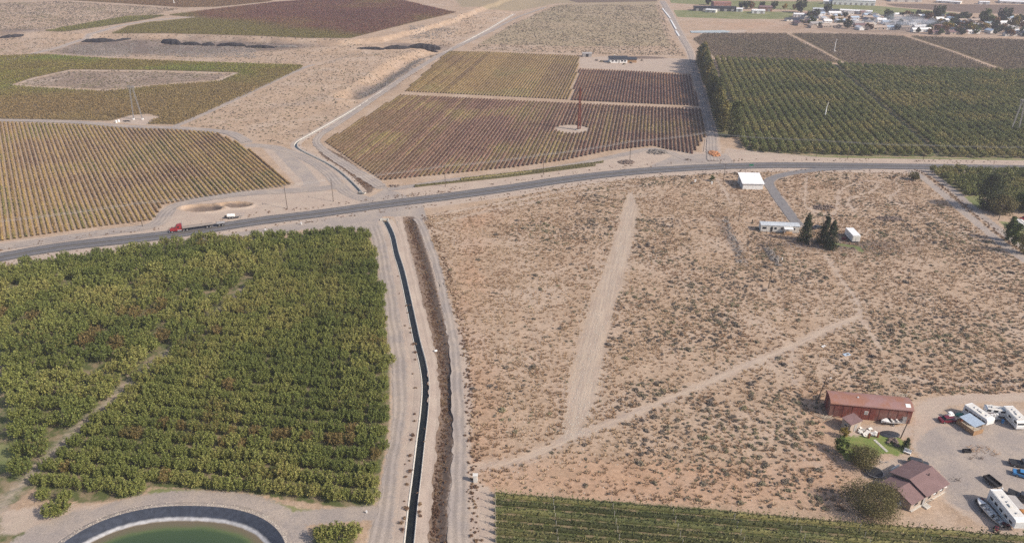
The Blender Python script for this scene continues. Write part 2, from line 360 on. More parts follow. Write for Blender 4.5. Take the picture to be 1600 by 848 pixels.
    mx('fieldgreen', poly_sd(P, W_([(-60, 690), (30, 695), (40, 720), (20, 735), (-60, 740)])))
    mx('fieldgreen', line_sd(P, W_([(1300, 380), (1340, 386), (1345, 392)]), 1.2)); mx('fieldgreen', poly_sd(P, W_([(1495, 308), (1530, 305), (1560, 330), (1530, 326)]))); mx('fieldgreen', poly_sd(P, W_([(1560, 345), (1600, 350), (1640, 380), (1600, 385)])))
    mx('fieldgreen', line_sd(P, W_([(1160, 240), (1300, 245), (1480, 248), (1700, 251)]), 1.6))
    for pl in ([(1045, -5), (1180, 2), (1300, 3), (1375, 10), (1500, 21), (1450, 27), (1330, 21), (1200, 14), (1048, 5)], [(1052, 16), (1240, 19), (1236, 30), (1150, 30), (1058, 27)]): mx('fieldgreen', poly_sd(P, W_(pl)))
    mx('brown', line_sd(P, smooth(DITCH, 3), 3.0)); mx('brown', poly_sd(P, W_([(497, 238), (512, 232), (540, 246), (566, 268), (586, 292), (580, 301), (562, 303), (545, 276), (515, 254)])))
    mx('brown', poly_sd(P, W_([(1380, 6), (1600, 8), (1700, 10), (1700, 24), (1520, 21), (1400, 11)]))); mx('brown', poly_sd(P, W_([(860, -6), (1030, -6), (1030, 3), (900, 5)])) - 3)
    mx('scrubtint', poly_sd(P, W_([(735, 70), (800, 36), (870, 6), (1030, 4), (1046, 50), (1060, 74), (900, 74)])) - 4)
    mx('scrubtint', poly_sd(P, W_([(700, -8), (1030, -8), (1030, 6), (870, 6), (810, 18), (720, 12)])))
    # soft fields
    x, y = P[:, 0], P[:, 1]
    def blob(px, py, rx, ry, a=1.0):
        c = G0(px, py); return a*np.exp(-(((x-c[0])/rx)**2 + ((y-c[1])/ry)**2))
    rust = -.15 + blob(735, 420, 9, 60, .9) + blob(745, 650, 10, 40, .9) + blob(960, 745, 40, 10, .9) + blob(1160, 770, 35, 10, .8) + blob(880, 590, 9, 26, .5) + blob(780, 345, 30, 14, .5)
    rust += blob(1270, 290, 12, 12, .7) + blob(1500, 608, 40, 5, .8) + blob(1290, 640, 9, 14, .8) + blob(1190, 320, 12, 8, .7) + blob(930, 470, 10, 50, .4) + blob(1300, 720, 12, 12, .8)
    rust += blob(1200, 40, 110, 45, .9) + blob(1400, 56, 70, 10, .9) + blob(1480, 24, 160, 22, .7) + blob(620, 95, 20, 30, .5)
    Z['rust'] = rust
    grey = blob(160, 76, 42, 34, 1.5) + blob(300, 76, 70, 34, 1.5) + blob(430, 76, 60, 14, .9) + blob(585, 136, 17, 26, 1.6) + blob(625, 112, 14, 26, 1.1) + blob(655, 73, 34, 12, 1.3) + blob(30, 58, 40, 16, 1.0) + blob(1145, 380, 3, 34, .9) + blob(1208, 400, 3, 12, .9) + blob(560, 182, 22, 10, .4)
    grey += blob(1340, 385, 26, 8, .7) + blob(1250, 382, 20, 4, .6) + blob(480, 205, 12, 10, .5) + blob(1360, 365, 60, 30, .25) + blob(640, 62, 40, 18, .5)
    grey += blob(1440, 45, 190, 60, .9)
    grey = np.maximum(grey, .75*sstep(4, 8, poly_sd(P, F1H, 9.0)))
    for c, a, b in PITS: grey = np.maximum(grey, 1.3*sstep(1.05, .75, np.hypot((x-c[0])/a, (y-c[1])/b)))
    Z['grey'] = grey
    for c, a, b in PITS:
        q = np.hypot((x-c[0])/a, (y-c[1])/b) < 1.15
        for nm in ('pale', 'gravel'): Z[nm] = np.where(q, -8, Z[nm])
    return Z
def blocked(P):
    """largest signed distance to anything shrubs keep off"""
    Z = zone_values(P)
    return np.maximum.reduce([Z['gravel'], Z['pale']-.6, Z['track']-.3, Z['strip']-.2, Z['farm'], Z['covered'], Z['floor'], Z['grass'], Z['fieldgreen'], line_sd(P, CANAL_S, 2.0), line_sd(P, CANAL_N, 2.0)])

# ------------------------------------------------------------------ ground sheet
def axis_pts():
    xs = [0.0]; step = .7
    while xs[-1] < 2600:
        if xs[-1] > 250: step *= 1.022
        xs.append(xs[-1]+step)
    X = np.array([-v for v in xs[:0:-1]] + xs)
    ys = [95.0]; step = .7
    while ys[-1] < 3200:
        if ys[-1] > 400: step *= 1.011
        ys.append(ys[-1]+step)
    pre = [-500, -300, -100, 0, 50, 80, 90]
    return X, np.array(pre + ys)
def np_mesh(name, verts, faces, mat=None, smooth_=False, attrs=None):
    me = bpy.data.meshes.new(name); verts = np.asarray(verts, np.float32); faces = np.asarray(faces, np.int32)
    n, k = faces.shape
    me.vertices.add(len(verts)); me.vertices.foreach_set('co', verts.ravel())
    me.loops.add(n*k); me.loops.foreach_set('vertex_index', faces.ravel())
    me.polygons.add(n); me.polygons.foreach_set('loop_start', np.arange(0, n*k, k, dtype=np.int32))
    me.update(calc_edges=True)
    if smooth_: me.polygons.foreach_set('use_smooth', np.ones(n, bool))
    for a, v in (attrs or {}).items():
        at = me.attributes.new(a, 'FLOAT', 'POINT'); at.data.foreach_set('value', np.asarray(v, np.float32))
    if mat: me.materials.append(mat)
    return me
def link(name, me, parent=None, loc=None, rz=0, kind=None, label=None, cat=None, group=None):
    o = bpy.data.objects.new(name, me); col.objects.link(o)
    if parent: o.parent = parent
    if loc is not None: o.location = loc
    if rz: o.rotation_euler = (0, 0, rz)
    return tag(o, label, cat, group, kind)
def tag(o, label=None, cat=None, group=None, kind=None):
    if label: o['label'] = label
    if cat: o['category'] = cat
    if group: o['group'] = group
    if kind: o['kind'] = kind
    return o
MAT_GROUND = ground_mat()
GX, GY = axis_pts()
XX, YY = np.meshgrid(GX, GY); GP = np.stack([XX.ravel(), YY.ravel()], 1)
GZ = hground(GP[:, 0], GP[:, 1])
nx, ny = len(GX), len(GY)
ii = np.arange(nx-1)[None, :] + np.arange(ny-1)[:, None]*nx
GF = np.stack([ii, ii+1, ii+1+nx, ii+nx], -1).reshape(-1, 4)
link('ground', np_mesh('ground', np.column_stack([GP, GZ]), GF, MAT_GROUND, True, zone_values(GP)), kind='structure')

def mat_simple(name, c, rough=.8, metal=0., var=.12, scale=1.5, spec=.3, bump=0.):
    k = N(name); f = k.noise(scale, 4, .6)
    cc = k.mix(1.0, (c[0], c[1], c[2]), k.gray(k.ss(f, .25, .75, 1-var, 1+var)), 'MULTIPLY')
    k.b.inputs['Metallic'].default_value = metal; k.b.inputs['Specular IOR Level'].default_value = spec
    return k.out(cc, rough, f if bump else None, bump or .1, .5)
def wheeltracks(k, c, dark=.86, light=1.10):
    a = k.attr('across'); nz = k.math('MULTIPLY', k.math('SUBTRACT', k.noise(.08, 3), .5), 1.6)
    x = k.math('ADD', a, nz); f = k.math('SINE', k.math('MULTIPLY', x, 3.6)); g = k.math('MULTIPLY', k.math('ADD', f, 1.0), .5)
    g2 = k.math('ADD', k.math('MULTIPLY', g, .65), k.math('MULTIPLY', k.noise(.9, 4, .7), .35))
    return k.mix(1.0, c, k.gray(k.ss(g2, .2, .85, dark, light)), 'MULTIPLY')
k = N('gravel'); MAT_GRAVEL = k.out(wheeltracks(k, gravel_color(k)), .95, k.noise(3, 4, .8), .06, .6)
k = N('packed_dirt'); MAT_DIRT = k.out(wheeltracks(k, pale_color(k), .92, 1.06), .95, k.noise(3, 4, .8), .06, .6)

def strip(name, pts, hw, mat, off=.03, ragged=.35, kind='structure', step=1.2, vattr=True, label=None, cat=None):
    pts = np.asarray(pts); hw = np.full(len(pts), hw, float) if np.isscalar(hw) else np.asarray(hw)
    d = np.r_[0, np.cumsum(np.hypot(*np.diff(pts, axis=0).T))]; n = max(2, int(d[-1]/step)); s = np.linspace(0, d[-1], n)
    x = np.interp(s, d, pts[:, 0]); y = np.interp(s, d, pts[:, 1]); h = np.interp(s, d, hw)
    tx, ty = np.gradient(x), np.gradient(y); L = np.hypot(tx, ty)+1e-9; nxx, nyy = -ty/L, tx/L
    ks = np.linspace(-1, 1, 7); V = []; A = []
    for q in ks:
        e = h*q + (ragged*(vnoise(s, s*0+q*7+len(pts), .5)-.5)*2*(abs(q) == 1) if ragged else 0)
        px, py = x+nxx*e, y+nyy*e
        V.append(np.column_stack([px, py, hbase(px, py)+off])); A.append(e)
    m = len(ks); V = np.stack(V, 1).reshape(-1, 3); A = np.stack(A, 1).ravel()
    i = np.arange(n-1)[:, None]*m + np.arange(m-1)[None, :]
    F = np.stack([i, i+m, i+m+1, i+1], -1).reshape(-1, 4)
    # make sure faces look up
    a, b, c = V[F[0, 0]], V[F[0, 1]], V[F[0, 2]]
    if np.cross(b-a, c-a)[2] < 0: F = F[:, ::-1]
    return link(name, np_mesh(name, V, F, mat, True, {'across': A}), kind=kind, label=label, cat=cat)

# highway asphalt: tracks, edge lines, centre line in the across coordinate
k = N('asphalt'); ac = k.attr('across'); ab = k.math('ABSOLUTE', ac)
base = k.mix(k.ss(k.noise(.35, 4), .35, .7), (.105, .100, .104), (.145, .138, .140))
base = k.mix(1.0, base, k.gray(k.ss(k.noise(5, 3, .8), .2, .8, .9, 1.1)), 'MULTIPLY')
wt = k.math('SUBTRACT', 1.0, k.ss(k.math('ABSOLUTE', k.math('SUBTRACT', k.math('ABSOLUTE', k.math('SUBTRACT', ab, 1.75)), .85)), .15, .55))
base = k.mix(k.math('MULTIPLY', wt, .6), base, (.20, .19, .195))
cen = k.math('SUBTRACT', 1.0, k.ss(ab, .30, .75)); base = k.mix(k.math('MULTIPLY', cen, .75), base, (.045, .043, .045))
edg = k.ss(ab, 3.45, 3.8); base = k.mix(k.math('MULTIPLY', edg, .8), base, (.055, .052, .055))
wl = k.math('SUBTRACT', 1.0, k.ss(k.math('ABSOLUTE', k.math('SUBTRACT', ab, 3.3)), .05, .09))
base = k.mix(k.math('MULTIPLY', wl, .6), base, (.55, .54, .52))
yl = k.math('SUBTRACT', 1.0, k.ss(k.math('ABSOLUTE', k.math('SUBTRACT', ab, .12)), .04, .07))
base = k.mix(k.math('MULTIPLY', yl, .35), base, (.45, .33, .06))
MAT_ASPH = k.out(base, .85, k.noise(8, 3), .02, .4)
k = N('driveway_asphalt'); MAT_DRV = k.out(k.mix(k.ss(k.noise(.6, 4), .3, .7), (.17, .16, .162), (.225, .21, .205)), .9)
strip('highway', HWY, 4.3, MAT_ASPH, .14, .12)
strip('driveway', DRIVE[0], DRIVE[1], MAT_DRV, .115, .25)
for q_, (nm, r, mt) in enumerate((('gravel_road', ROAD_A, MAT_GRAVEL), ('gravel_road', ROAD_B, MAT_DIRT), ('gravel_road', ROAD_C, MAT_GRAVEL), ('gravel_road', ROAD_NW, MAT_GRAVEL),
                  ('gravel_road', ROAD_NE, MAT_GRAVEL), ('gravel_road', ROAD_NW2, MAT_GRAVEL), ('gravel_road', ROAD_V1N, MAT_GRAVEL), ('gravel_road', ROAD_V1S, MAT_GRAVEL), ('gravel_road', ROAD_E, MAT_GRAVEL))):
    trim = r is ROAD_A or r is ROAD_C; c = r[0][2:] if trim else r[0]
    h = r[1][2:] if trim else r[1]
    far = c[:, 1].mean() > 420
    k_ = 1.1 if r is ROAD_NW else .82
    strip(nm, c, np.asarray(h)*k_, mt, (.03 if not far else .12) + q_*.008, .45)

# ------------------------------------------------------------------ mesh builder
class MB:
    def __init__(s): s.v = []; s.f = []; s.M = Matrix.Identity(4)
    def at(s, x=0, y=0, z=0, rz=0, rx=0, ry=0): s.M = Matrix.Translation((x, y, z)) @ Matrix.Rotation(rz, 4, 'Z') @ Matrix.Rotation(ry, 4, 'Y') @ Matrix.Rotation(rx, 4, 'X'); return s
    def add(s, V, F):
        b = len(s.v); s.v += [tuple(s.M @ Vector(p)) for p in V]; s.f += [tuple(i+b for i in f) for f in F]; return s
    def box(s, cx, cy, cz, sx, sy, sz, bev=0):
        x, y, z = sx/2, sy/2, sz/2
        if bev <= 0:
            V = [(cx+a*x, cy+b*y, cz+c*z) for a in (-1, 1) for b in (-1, 1) for c in (-1, 1)]
            return s.add(V, [(0, 1, 3, 2), (4, 6, 7, 5), (0, 4, 5, 1), (2, 3, 7, 6), (0, 2, 6, 4), (1, 5, 7, 3)])
        b = min(bev, x*.9, y*.9, z*.9); R = []
        for (ox, oy, oz) in ((b, b, 0), (0, 0, b), (0, 0, 2*z-b), (b, b, 2*z)):
            xx, yy = x-ox, y-oy; c_ = b*.6
            R.append([(cx-xx+c_, cy-yy, cz-z+oz), (cx+xx-c_, cy-yy, cz-z+oz), (cx+xx, cy-yy+c_, cz-z+oz), (cx+xx, cy+yy-c_, cz-z+oz), (cx+xx-c_, cy+yy, cz-z+oz), (cx-xx+c_, cy+yy, cz-z+oz), (cx-xx, cy+yy-c_, cz-z+oz), (cx-xx, cy-yy+c_, cz-z+oz)])
        return s.loft(R)
    def loft(s, rings, cap=True, closed=True):
        n = len(rings[0]); V = [p for r in rings for p in r]; F = []
        for i in range(len(rings)-1):
            for j in range(n if closed else n-1):
                k = (j+1) % n; F.append((i*n+j, i*n+k, (i+1)*n+k, (i+1)*n+j))
        if cap: F.append(tuple(range(n))[::-1]); F.append(tuple((len(rings)-1)*n+j for j in range(n)))
        return s.add(V, F)
    def extr(s, prof, y0, y1):      # profile in XZ extruded along Y
        return s.loft([[(x, y0, z) for x, z in prof], [(x, y1, z) for x, z in prof]])
    def tube(s, a, b, r0, r1=None, n=8):
        r1 = r0 if r1 is None else r1; a, b = Vector(a), Vector(b); d = (b-a).normalized()
        u = d.orthogonal().normalized(); w_ = d.cross(u)
        ring = lambda c, r: [tuple(c + (u*math.cos(2*PI*i/n) + w_*math.sin(2*PI*i/n))*r) for i in range(n)]
        return s.loft([ring(a, r0), ring(b, r1)])
    def dome(s, cx, cy, cz, rx, ry, rz, n=10, m=4):
        R = [[(cx+rx*math.cos(a)*math.cos(2*PI*i/n), cy+ry*math.cos(a)*math.sin(2*PI*i/n), cz+rz*math.sin(a)) for i in range(n)] for a in [j*PI/2/m*.97 for j in range(m+1)]]
        return s.loft(R)
    def mesh(s, name, mat, smooth_=False):
        me = bpy.data.meshes.new(name); me.from_pydata(s.v, [], s.f); me.update()
        if smooth_: me.polygons.foreach_set('use_smooth', np.ones(len(me.polygons), bool))
        me.materials.append(mat); return me
def thing(name, label, cat, loc, rz=0, group=None):
    o = bpy.data.objects.new(name, None); col.objects.link(o); o.empty_display_size = .5
    z = float(hbase(loc[0], loc[1])[0]) if len(loc) < 3 else loc[2]
    o.location = (loc[0], loc[1], z); o.rotation_euler = (0, 0, rz); return tag(o, label, cat, group)
def part(name, mb, mat, parent, smooth_=False, label=None):
    o = bpy.data.objects.new(name, mb.mesh(name, mat, smooth_)); col.objects.link(o); o.parent = parent
    if label: o['label'] = label
    return o
def single(name, mb, mat, label, cat, loc, rz=0, group=None, smooth_=False):
    o = bpy.data.objects.new(name, mb.mesh(name, mat, smooth_)); col.objects.link(o)
    z = float(hbase(loc[0], loc[1])[0]) if len(loc) < 3 else loc[2]
    o.location = (loc[0], loc[1], z); o.rotation_euler = (0, 0, rz); return tag(o, label, cat, group)
def copy_tree(o, parent=None):
    c = o.copy(); col.objects.link(c); c.parent = parent
    for ch in o.children: copy_tree(ch, c)
    return c
def ang(a, b): d = np.asarray(b)-np.asarray(a); return math.atan2(d[1], d[0])

# ------------------------------------------------------------------ canal, pond
MAT_CONC = mat_simple('concrete', (.50, .47, .42), .85, var=.2, scale=1.2)
k = N('canal_water'); k.b.inputs['Roughness'].default_value = .12
MAT_CW = k.out(k.mix(k.ss(k.noise(.4, 3), .4, .7), (.012, .014, .014), (.022, .024, .020)), .12, k.noise(2.5, 3), .02, .4); MAT_CW.node_tree.nodes['Principled BSDF'].inputs['Specular IOR Level'].default_value = .3
def cross_strip(name, pts, prof, mat, step=1.5, smooth_=False):
    pts = np.asarray(pts); d = np.r_[0, np.cumsum(np.hypot(*np.diff(pts, axis=0).T))]; n = int(d[-1]/step); s = np.linspace(0, d[-1], n)
    x = np.interp(s, d, pts[:, 0]); y = np.interp(s, d, pts[:, 1]); tx, ty = np.gradient(x), np.gradient(y); L = np.hypot(tx, ty)+1e-9
    nxx, nyy = -ty/L, tx/L; z0 = hbase(x, y); V = np.stack([np.column_stack([x+nxx*e, y+nyy*e, z0+z]) for e, z in prof], 1).reshape(-1, 3)
    m = len(prof); i = np.arange(n-1)[:, None]*m + np.arange(m-1)[None, :]
    F = np.stack([i, i+m, i+m+1, i+1], -1).reshape(-1, 4)
    a, b, c = V[F[m//2, 0]], V[F[m//2, 1]], V[F[m//2, 2]]
    if np.cross(b-a, c-a)[2] < 0: F = F[:, ::-1]
    return link(name, np_mesh(name, V, F, mat, smooth_), kind='structure')
# positive offset = to the east/west depending on direction; profile symmetrical
for nm, C, hw in (('canal', CANAL_S, 1.0), ('canal', CANAL_N, .75)):
    lip = .18 if C is CANAL_S else .16
    cross_strip(nm+'_lining', C, [(-hw-lip, -.15), (-hw-lip, .10), (-hw, .10), (-hw+.35, -1.2), (hw-.35, -1.2), (hw, .10), (hw+lip, .10), (hw+lip, -.15)], MAT_CONC)
    cross_strip(nm+'_bank', C, [(-hw-2.4, -.03), (-hw-2.0, .035), (-hw-lip, .05)], MAT_DIRT)
    cross_strip(nm+'_bank', C, [(hw+lip, .05), (hw+2.0, .035), (hw+2.4, -.03)], MAT_DIRT)
    cross_strip(nm+'_water', C, [(-hw+.14, -.40), (0, -.40), (hw-.14, -.40)], MAT_CW)
def culvert(px, py, rz, label):
    m = MB(); m.box(0, 0, .1, 3.6, .35, .9, .04).box(-1.65, -.6, .05, .3, 1.2, .7, .04).box(1.65, -.6, .05, .3, 1.2, .7, .04)
    single('culvert_headwall', m, MAT_CONC, label, 'headwall', tuple(G(px, py)), rz)
culvert(601, 343, 0.1, 'concrete culvert headwall where the canal comes out south of the highway')
culvert(565, 302, 2.7, 'concrete culvert headwall where the canal dives under the junction')

k = N('pond_liner'); zz = k.n('ShaderNodeSeparateXYZ'); k.l(k.pos(), zz.inputs[0])
zn = k.math('ADD', zz.outputs[2], k.math('MULTIPLY', k.math('SUBTRACT', k.noise(.5, 4), .5), .25))
c1 = k.mix(k.ss(zn, -.98, -.72), (.38, .375, .38), (.045, .052, .070))
c1 = k.mix(k.ss(zn, -1.26, -1.06), (.17, .135, .095), c1)
c1 = k.mix(1.0, c1, k.gray(k.ss(k.noise(.9, 4), .3, .7, .8, 1.2)), 'MULTIPLY')
MAT_LINER = k.out(c1, .6, k.noise(1.2, 3), .1, .4)
V = []; nP = 160
rings = [(1.6, -.02), (1.2, .22), (.2, .26), (0, .2), (-.8, -.2), (-1.8, -.7), (-2.8, -1.15), (-4.5, -1.9), (-9, -3)]
for off, z in rings:
    for i in range(nP):
        x, y = pond_xy(2*PI*i/nP, off); V.append((x, y, z))
F = []
for r in range(len(rings)-1):
    for i in range(nP): j = (i+1) % nP; F.append((r*nP+i, r*nP+j, (r+1)*nP+j, (r+1)*nP+i))
F = np.array(F)[:, ::-1]
nb = 2*nP
link('pond_liner', np_mesh('pond_liner', V, F[2*nP:], MAT_LINER, True), kind='structure')
link('pond_berm', np_mesh('pond_berm', V, F[:2*nP], MAT_GRAVEL, True), kind='structure')
k = N('pond_water'); e = k.attr('depth'); ed = k.math('ADD', e, k.math('MULTIPLY', k.math('SUBTRACT', k.noise(.15, 4), .5), 2.))
wc = k.ramp(k.ss(ed, 0, 9), [(0, (.15, .12, .075)), (.07, (.13, .125, .065)), (.13, (.10, .13, .05)), (.24, (.055, .085, .036)), (1, (.040, .066, .032))])
MAT_PW = k.out(wc, .12, k.noise(1.4, 3), .015, .35); MAT_PW.node_tree.nodes['Principled BSDF'].inputs['Specular IOR Level'].default_value = .5
V = []; A = []; rr = [-2.9, -3.6, -4.4, -5.4, -7, -9, -12, -16, -19.9]
for off in rr:
    for i in range(nP): x, y = pond_xy(2*PI*i/nP, off); V.append((x, y, -1.22)); A.append(-off-2.9)
F = []
for r in range(len(rr)-1):
    for i in range(nP): j = (i+1) % nP; F.append((r*nP+i, (r+1)*nP+i, (r+1)*nP+j, r*nP+j))
link('pond_water', np_mesh('pond_water', V, F, MAT_PW, True, {'depth': A}), kind='structure')
MAT_ROCK = mat_simple('pale_rock', (.42, .37, .31), .9, var=.3, scale=2)
MAT_DROCK = mat_simple('basalt', (.032, .029, .030), .9, var=.45, scale=.8, bump=.3)
MAT_GROCK = mat_simple('grey_rock', (.20, .175, .155), .9, var=.4, scale=1.2)

# ------------------------------------------------------------------ scatter through geometry nodes (stuff only)
def lump(seed, n=8, m=5, flat=.6):
    r = random.Random(seed); V = [(0, 0, flat)]; F = []
    for j in range(1, m):
        a = PI/2 - j*(PI*.62)/m
        for i in range(n):
            q = 1+r.uniform(-.25, .25); V.append((math.cos(a)*math.cos(2*PI*i/n)*q, math.cos(a)*math.sin(2*PI*i/n)*q, math.sin(a)*flat*q))
    for i in range(n): F.append((0, 1+i, 1+(i+1) % n))
    for j in range(m-2):
        for i in range(n): F.append((1+j*n+i, 1+(j+1)*n+i, 1+(j+1)*n+(i+1) % n, 1+j*n+(i+1) % n))
    return V, F
def raw_mesh(name, V, F, mat):
    me = bpy.data.meshes.new(name); me.from_pydata([tuple(v) for v in V], [], [tuple(int(i) for i in f) for f in F]); me.update(); me.materials.append(mat); return me
def leaf_quads(C, size, R, flat=0.0, up=None, aspect=1.0):
    """quads of given size at centres C with random orientation; up: bias of the quad's long axis to vertical"""
    n = len(C); a = R.normal(size=(n, 3)); a[:, 2] *= (1-flat)
    if up is not None: a[:, 2] = a[:, 2] + up
    a /= np.linalg.norm(a, axis=1)[:, None]+1e-9
    b = R.normal(size=(n, 3)); b -= (b*a).sum(1)[:, None]*a; b /= np.linalg.norm(b, axis=1)[:, None]+1e-9
    s = (np.full(n, size) if np.isscalar(size) else size)*R.uniform(.7, 1.3, n)
    A = a*(s*aspect/2)[:, None]; B = b*(s/2)[:, None]
    V = np.stack([C-A-B*.6, C-A*.1+B, C+A+B*.3, C+A*.2-B], 1).reshape(-1, 3)
    F = np.arange(4*n).reshape(-1, 4); return V, F
def scatter(name, meshes, pts, rot, scl, idx, label=None, kind='stuff', cat=None):
    c = bpy.data.collections.new(name+'_sources')
    for i, me in enumerate(meshes): c.objects.link(bpy.data.objects.new('%s_src_%02d' % (name, i), me))
    me = bpy.data.meshes.new(name); n = len(pts); me.vertices.add(n); me.vertices.foreach_set('co', np.asarray(pts, np.float32).ravel())
    for a, t, v in (('rot', 'FLOAT_VECTOR', rot), ('scl', 'FLOAT_VECTOR', scl)):
        at = me.attributes.new(a, t, 'POINT'); at.data.foreach_set('vector', np.asarray(v, np.float32).ravel())
    at = me.attributes.new('idx', 'INT', 'POINT'); at.data.foreach_set('value', np.asarray(idx, np.int32))
    o = link(name, me, kind=kind, label=label, cat=cat)
    g = bpy.data.node_groups.new(name, 'GeometryNodeTree'); g.interface.new_socket('Geometry', in_out='INPUT', socket_type='NodeSocketGeometry'); g.interface.new_socket('Geometry', in_out='OUTPUT', socket_type='NodeSocketGeometry')
    gi = g.nodes.new('NodeGroupInput'); go = g.nodes.new('NodeGroupOutput'); ip = g.nodes.new('GeometryNodeInstanceOnPoints')
    ci = g.nodes.new('GeometryNodeCollectionInfo'); ci.inputs[0].default_value = c; ci.inputs['Separate Children'].default_value = True; ci.inputs['Reset Children'].default_value = True
    def na(nm, t):
        x = g.nodes.new('GeometryNodeInputNamedAttribute'); x.data_type = t; x.inputs['Name'].default_value = nm
        return next(s for s in x.outputs if s.enabled and s.name == 'Attribute')
    er = g.nodes.new('FunctionNodeEulerToRotation'); L = g.links.new
    L(na('rot', 'FLOAT_VECTOR'), er.inputs[0]); L(er.outputs[0], ip.inputs['Rotation']); L(na('scl', 'FLOAT_VECTOR'), ip.inputs['Scale'])
    L(na('idx', 'INT'), ip.inputs['Instance Index']); ip.inputs['Pick Instance'].default_value = True
    L(gi.outputs[0], ip.inputs['Points']); L(ci.outputs[0], ip.inputs['Instance']); L(ip.outputs[0], go.inputs[0])
    md = o.modifiers.new('scatter', 'NODES'); md.node_group = g
    return o
def zr(n): r = np.zeros((n, 3)); r[:, 2] = rng.uniform(0, 2*PI, n); return r
def on_ground(P): return np.column_stack([P, hground(P[:, 0], P[:, 1])])
def sample_poly(poly, n):
    lo, hi = poly.min(0), poly.max(0); P = rng.uniform(lo, hi, (n, 2)); return P[inside(P, poly)]

# ------------------------------------------------------------------ foliage materials
def foliage(name, stops, patch=.02, patchoff=0., inst=True, isl=.35, rnd=.25, extra=None):
    k = N(name); oi = k.n('ShaderNodeObjectInfo'); gm = k.n('ShaderNodeNewGeometry')
    f = k.noise(patch, 4, .6, vec=oi.outputs['Location'] if inst else None)
    v = k.math('ADD', k.ss(f, .28, .72), patchoff)
    v = k.math('ADD', v, k.math('MULTIPLY', k.math('SUBTRACT', oi.outputs['Random'], .5), rnd))
    v = k.math('ADD', v, k.math('MULTIPLY', k.math('SUBTRACT', gm.outputs['Random Per Island'], .5), isl))
    c = k.ramp(v, stops)
    h = k.math('FRACT', k.math('MULTIPLY', gm.outputs['Random Per Island'], 17.3))
    c = k.mix(1.0, c, k.gray(k.ss(h, 0, 1, .72, 1.30)), 'MULTIPLY')
    if extra: c = extra(k, c, oi, gm)
    k.b.inputs['Specular IOR Level'].default_value = .25
    k.l(c, k.b.inputs['Base Color']); k.b.inputs['Roughness'].default_value = .7
    tr = k.n('ShaderNodeBsdfTranslucent'); k.l(c, tr.inputs[0]); ms = k.n('ShaderNodeMixShader'); ms.inputs[0].default_value = .22
    k.l(k.b.outputs[0], ms.inputs[1]); k.l(tr.outputs[0], ms.inputs[2]); k.l(ms.outputs[0], k.t.nodes['Material Output'].inputs[0])
    return k.m
def orch_extra(k, c, oi, gm):
    # rusty autumn patches
    f = k.noise(.055, 3, .6, vec=oi.outputs['Location']); f2 = k.noise(.9, 2, .6)
    v = k.math('ADD', f, k.math('MULTIPLY', k.math('SUBTRACT', f2, .5), .35))
    v = k.math('ADD', v, k.math('MULTIPLY', k.math('SUBTRACT', gm.outputs['Random Per Island'], .5), .22))
    return k.mix(k.ss(v, .60, .80, 0, .5), c, (.25, .125, .06))
MAT_ORCH = foliage('orchard_leaves', [(0, (.118, .145, .040)), (.4, (.185, .208, .055)), (.7, (.255, .255, .075)), (1, (.34, .30, .10))], .03, 0., True, .5, .16, orch_extra)
MAT_ORCHR = foliage('autumn_orchard_leaves', [(0, (.14, .12, .042)), (.4, (.20, .150, .055)), (.7, (.28, .180, .075)), (1, (.21, .21, .058))], .03, 0., True, .9, .35)
MAT_ORCH2 = foliage('dense_orchard_leaves', [(0, (.145, .165, .062)), (.5, (.21, .22, .08)), (1, (.34, .28, .115))], .025, -.05, True, .7, .4)
MAT_BARK = mat_simple('bark', (.13, .10, .075), .9, var=.3, scale=4)
MAT_SAGE = foliage('sagebrush', [(0, (.200, .165, .142)), (.5, (.255, .215, .160)), (1, (.30, .27, .165))], .05, 0, True, .5, .7)
MAT_DRY = foliage('dry_weed', [(0, (.17, .10, .07)), (.5, (.24, .15, .10)), (1, (.32, .22, .13))], .2, 0, True, .5, .7)
MAT_STRAW = foliage('straw', [(0, (.33, .21, .13)), (.5, (.42, .29, .18)), (1, (.52, .39, .26))], .06, 0, True, .4, .8)
MAT_POP = foliage('poplar_leaves', [(0, (.080, .095, .034)), (.5, (.135, .142, .050)), (1, (.27, .22, .075))], .05, -.0, True, .6, .6)
MAT_PINE = foliage('pine_needles', [(0, (.032, .046, .024)), (.6, (.050, .070, .032)), (1, (.085, .10, .045))], .1, 0, True, .6, .2)
MAT_OLIVE = foliage('olive_leaves', [(0, (.105, .095, .040)), (.5, (.165, .145, .062)), (1, (.27, .225, .095))], .1, 0, True, .7, .3)
MAT_GREEN = foliage('green_leaves', [(0, (.050, .080, .020)), (.5, (.085, .120, .030)), (1, (.16, .18, .045))], .1, 0, True, .7, .3)
MAT_YEL = foliage('yellow_leaves', [(0, (.15, .12, .025)), (.5, (.24, .18, .035)), (1, (.38, .26, .05))], .1, 0, True, .7, .3)
MAT_TOWN = [foliage('town_leaves_dark', [(0, (.035, .050, .026)), (1, (.075, .090, .040))], .1), foliage('town_leaves_rust', [(0, (.11, .06, .025)), (1, (.24, .13, .04))], .1), MAT_YEL, MAT_GREEN]
MAT_BARE = mat_simple('bare_twigs', (.22, .18, .15), .9, var=.3, scale=3)
def xgrad(k, c, oi, gm):
    sx = k.n('ShaderNodeSeparateXYZ'); k.l(k.pos(), sx.inputs[0]); f = k.math('ADD', sx.outputs[0], k.math('MULTIPLY', k.math('SUBTRACT', k.noise(.02, 4), .5), 190.0))
    return k.mix(k.ss(f, -150, -40, .75, 0), c, (.225, .175, .075))
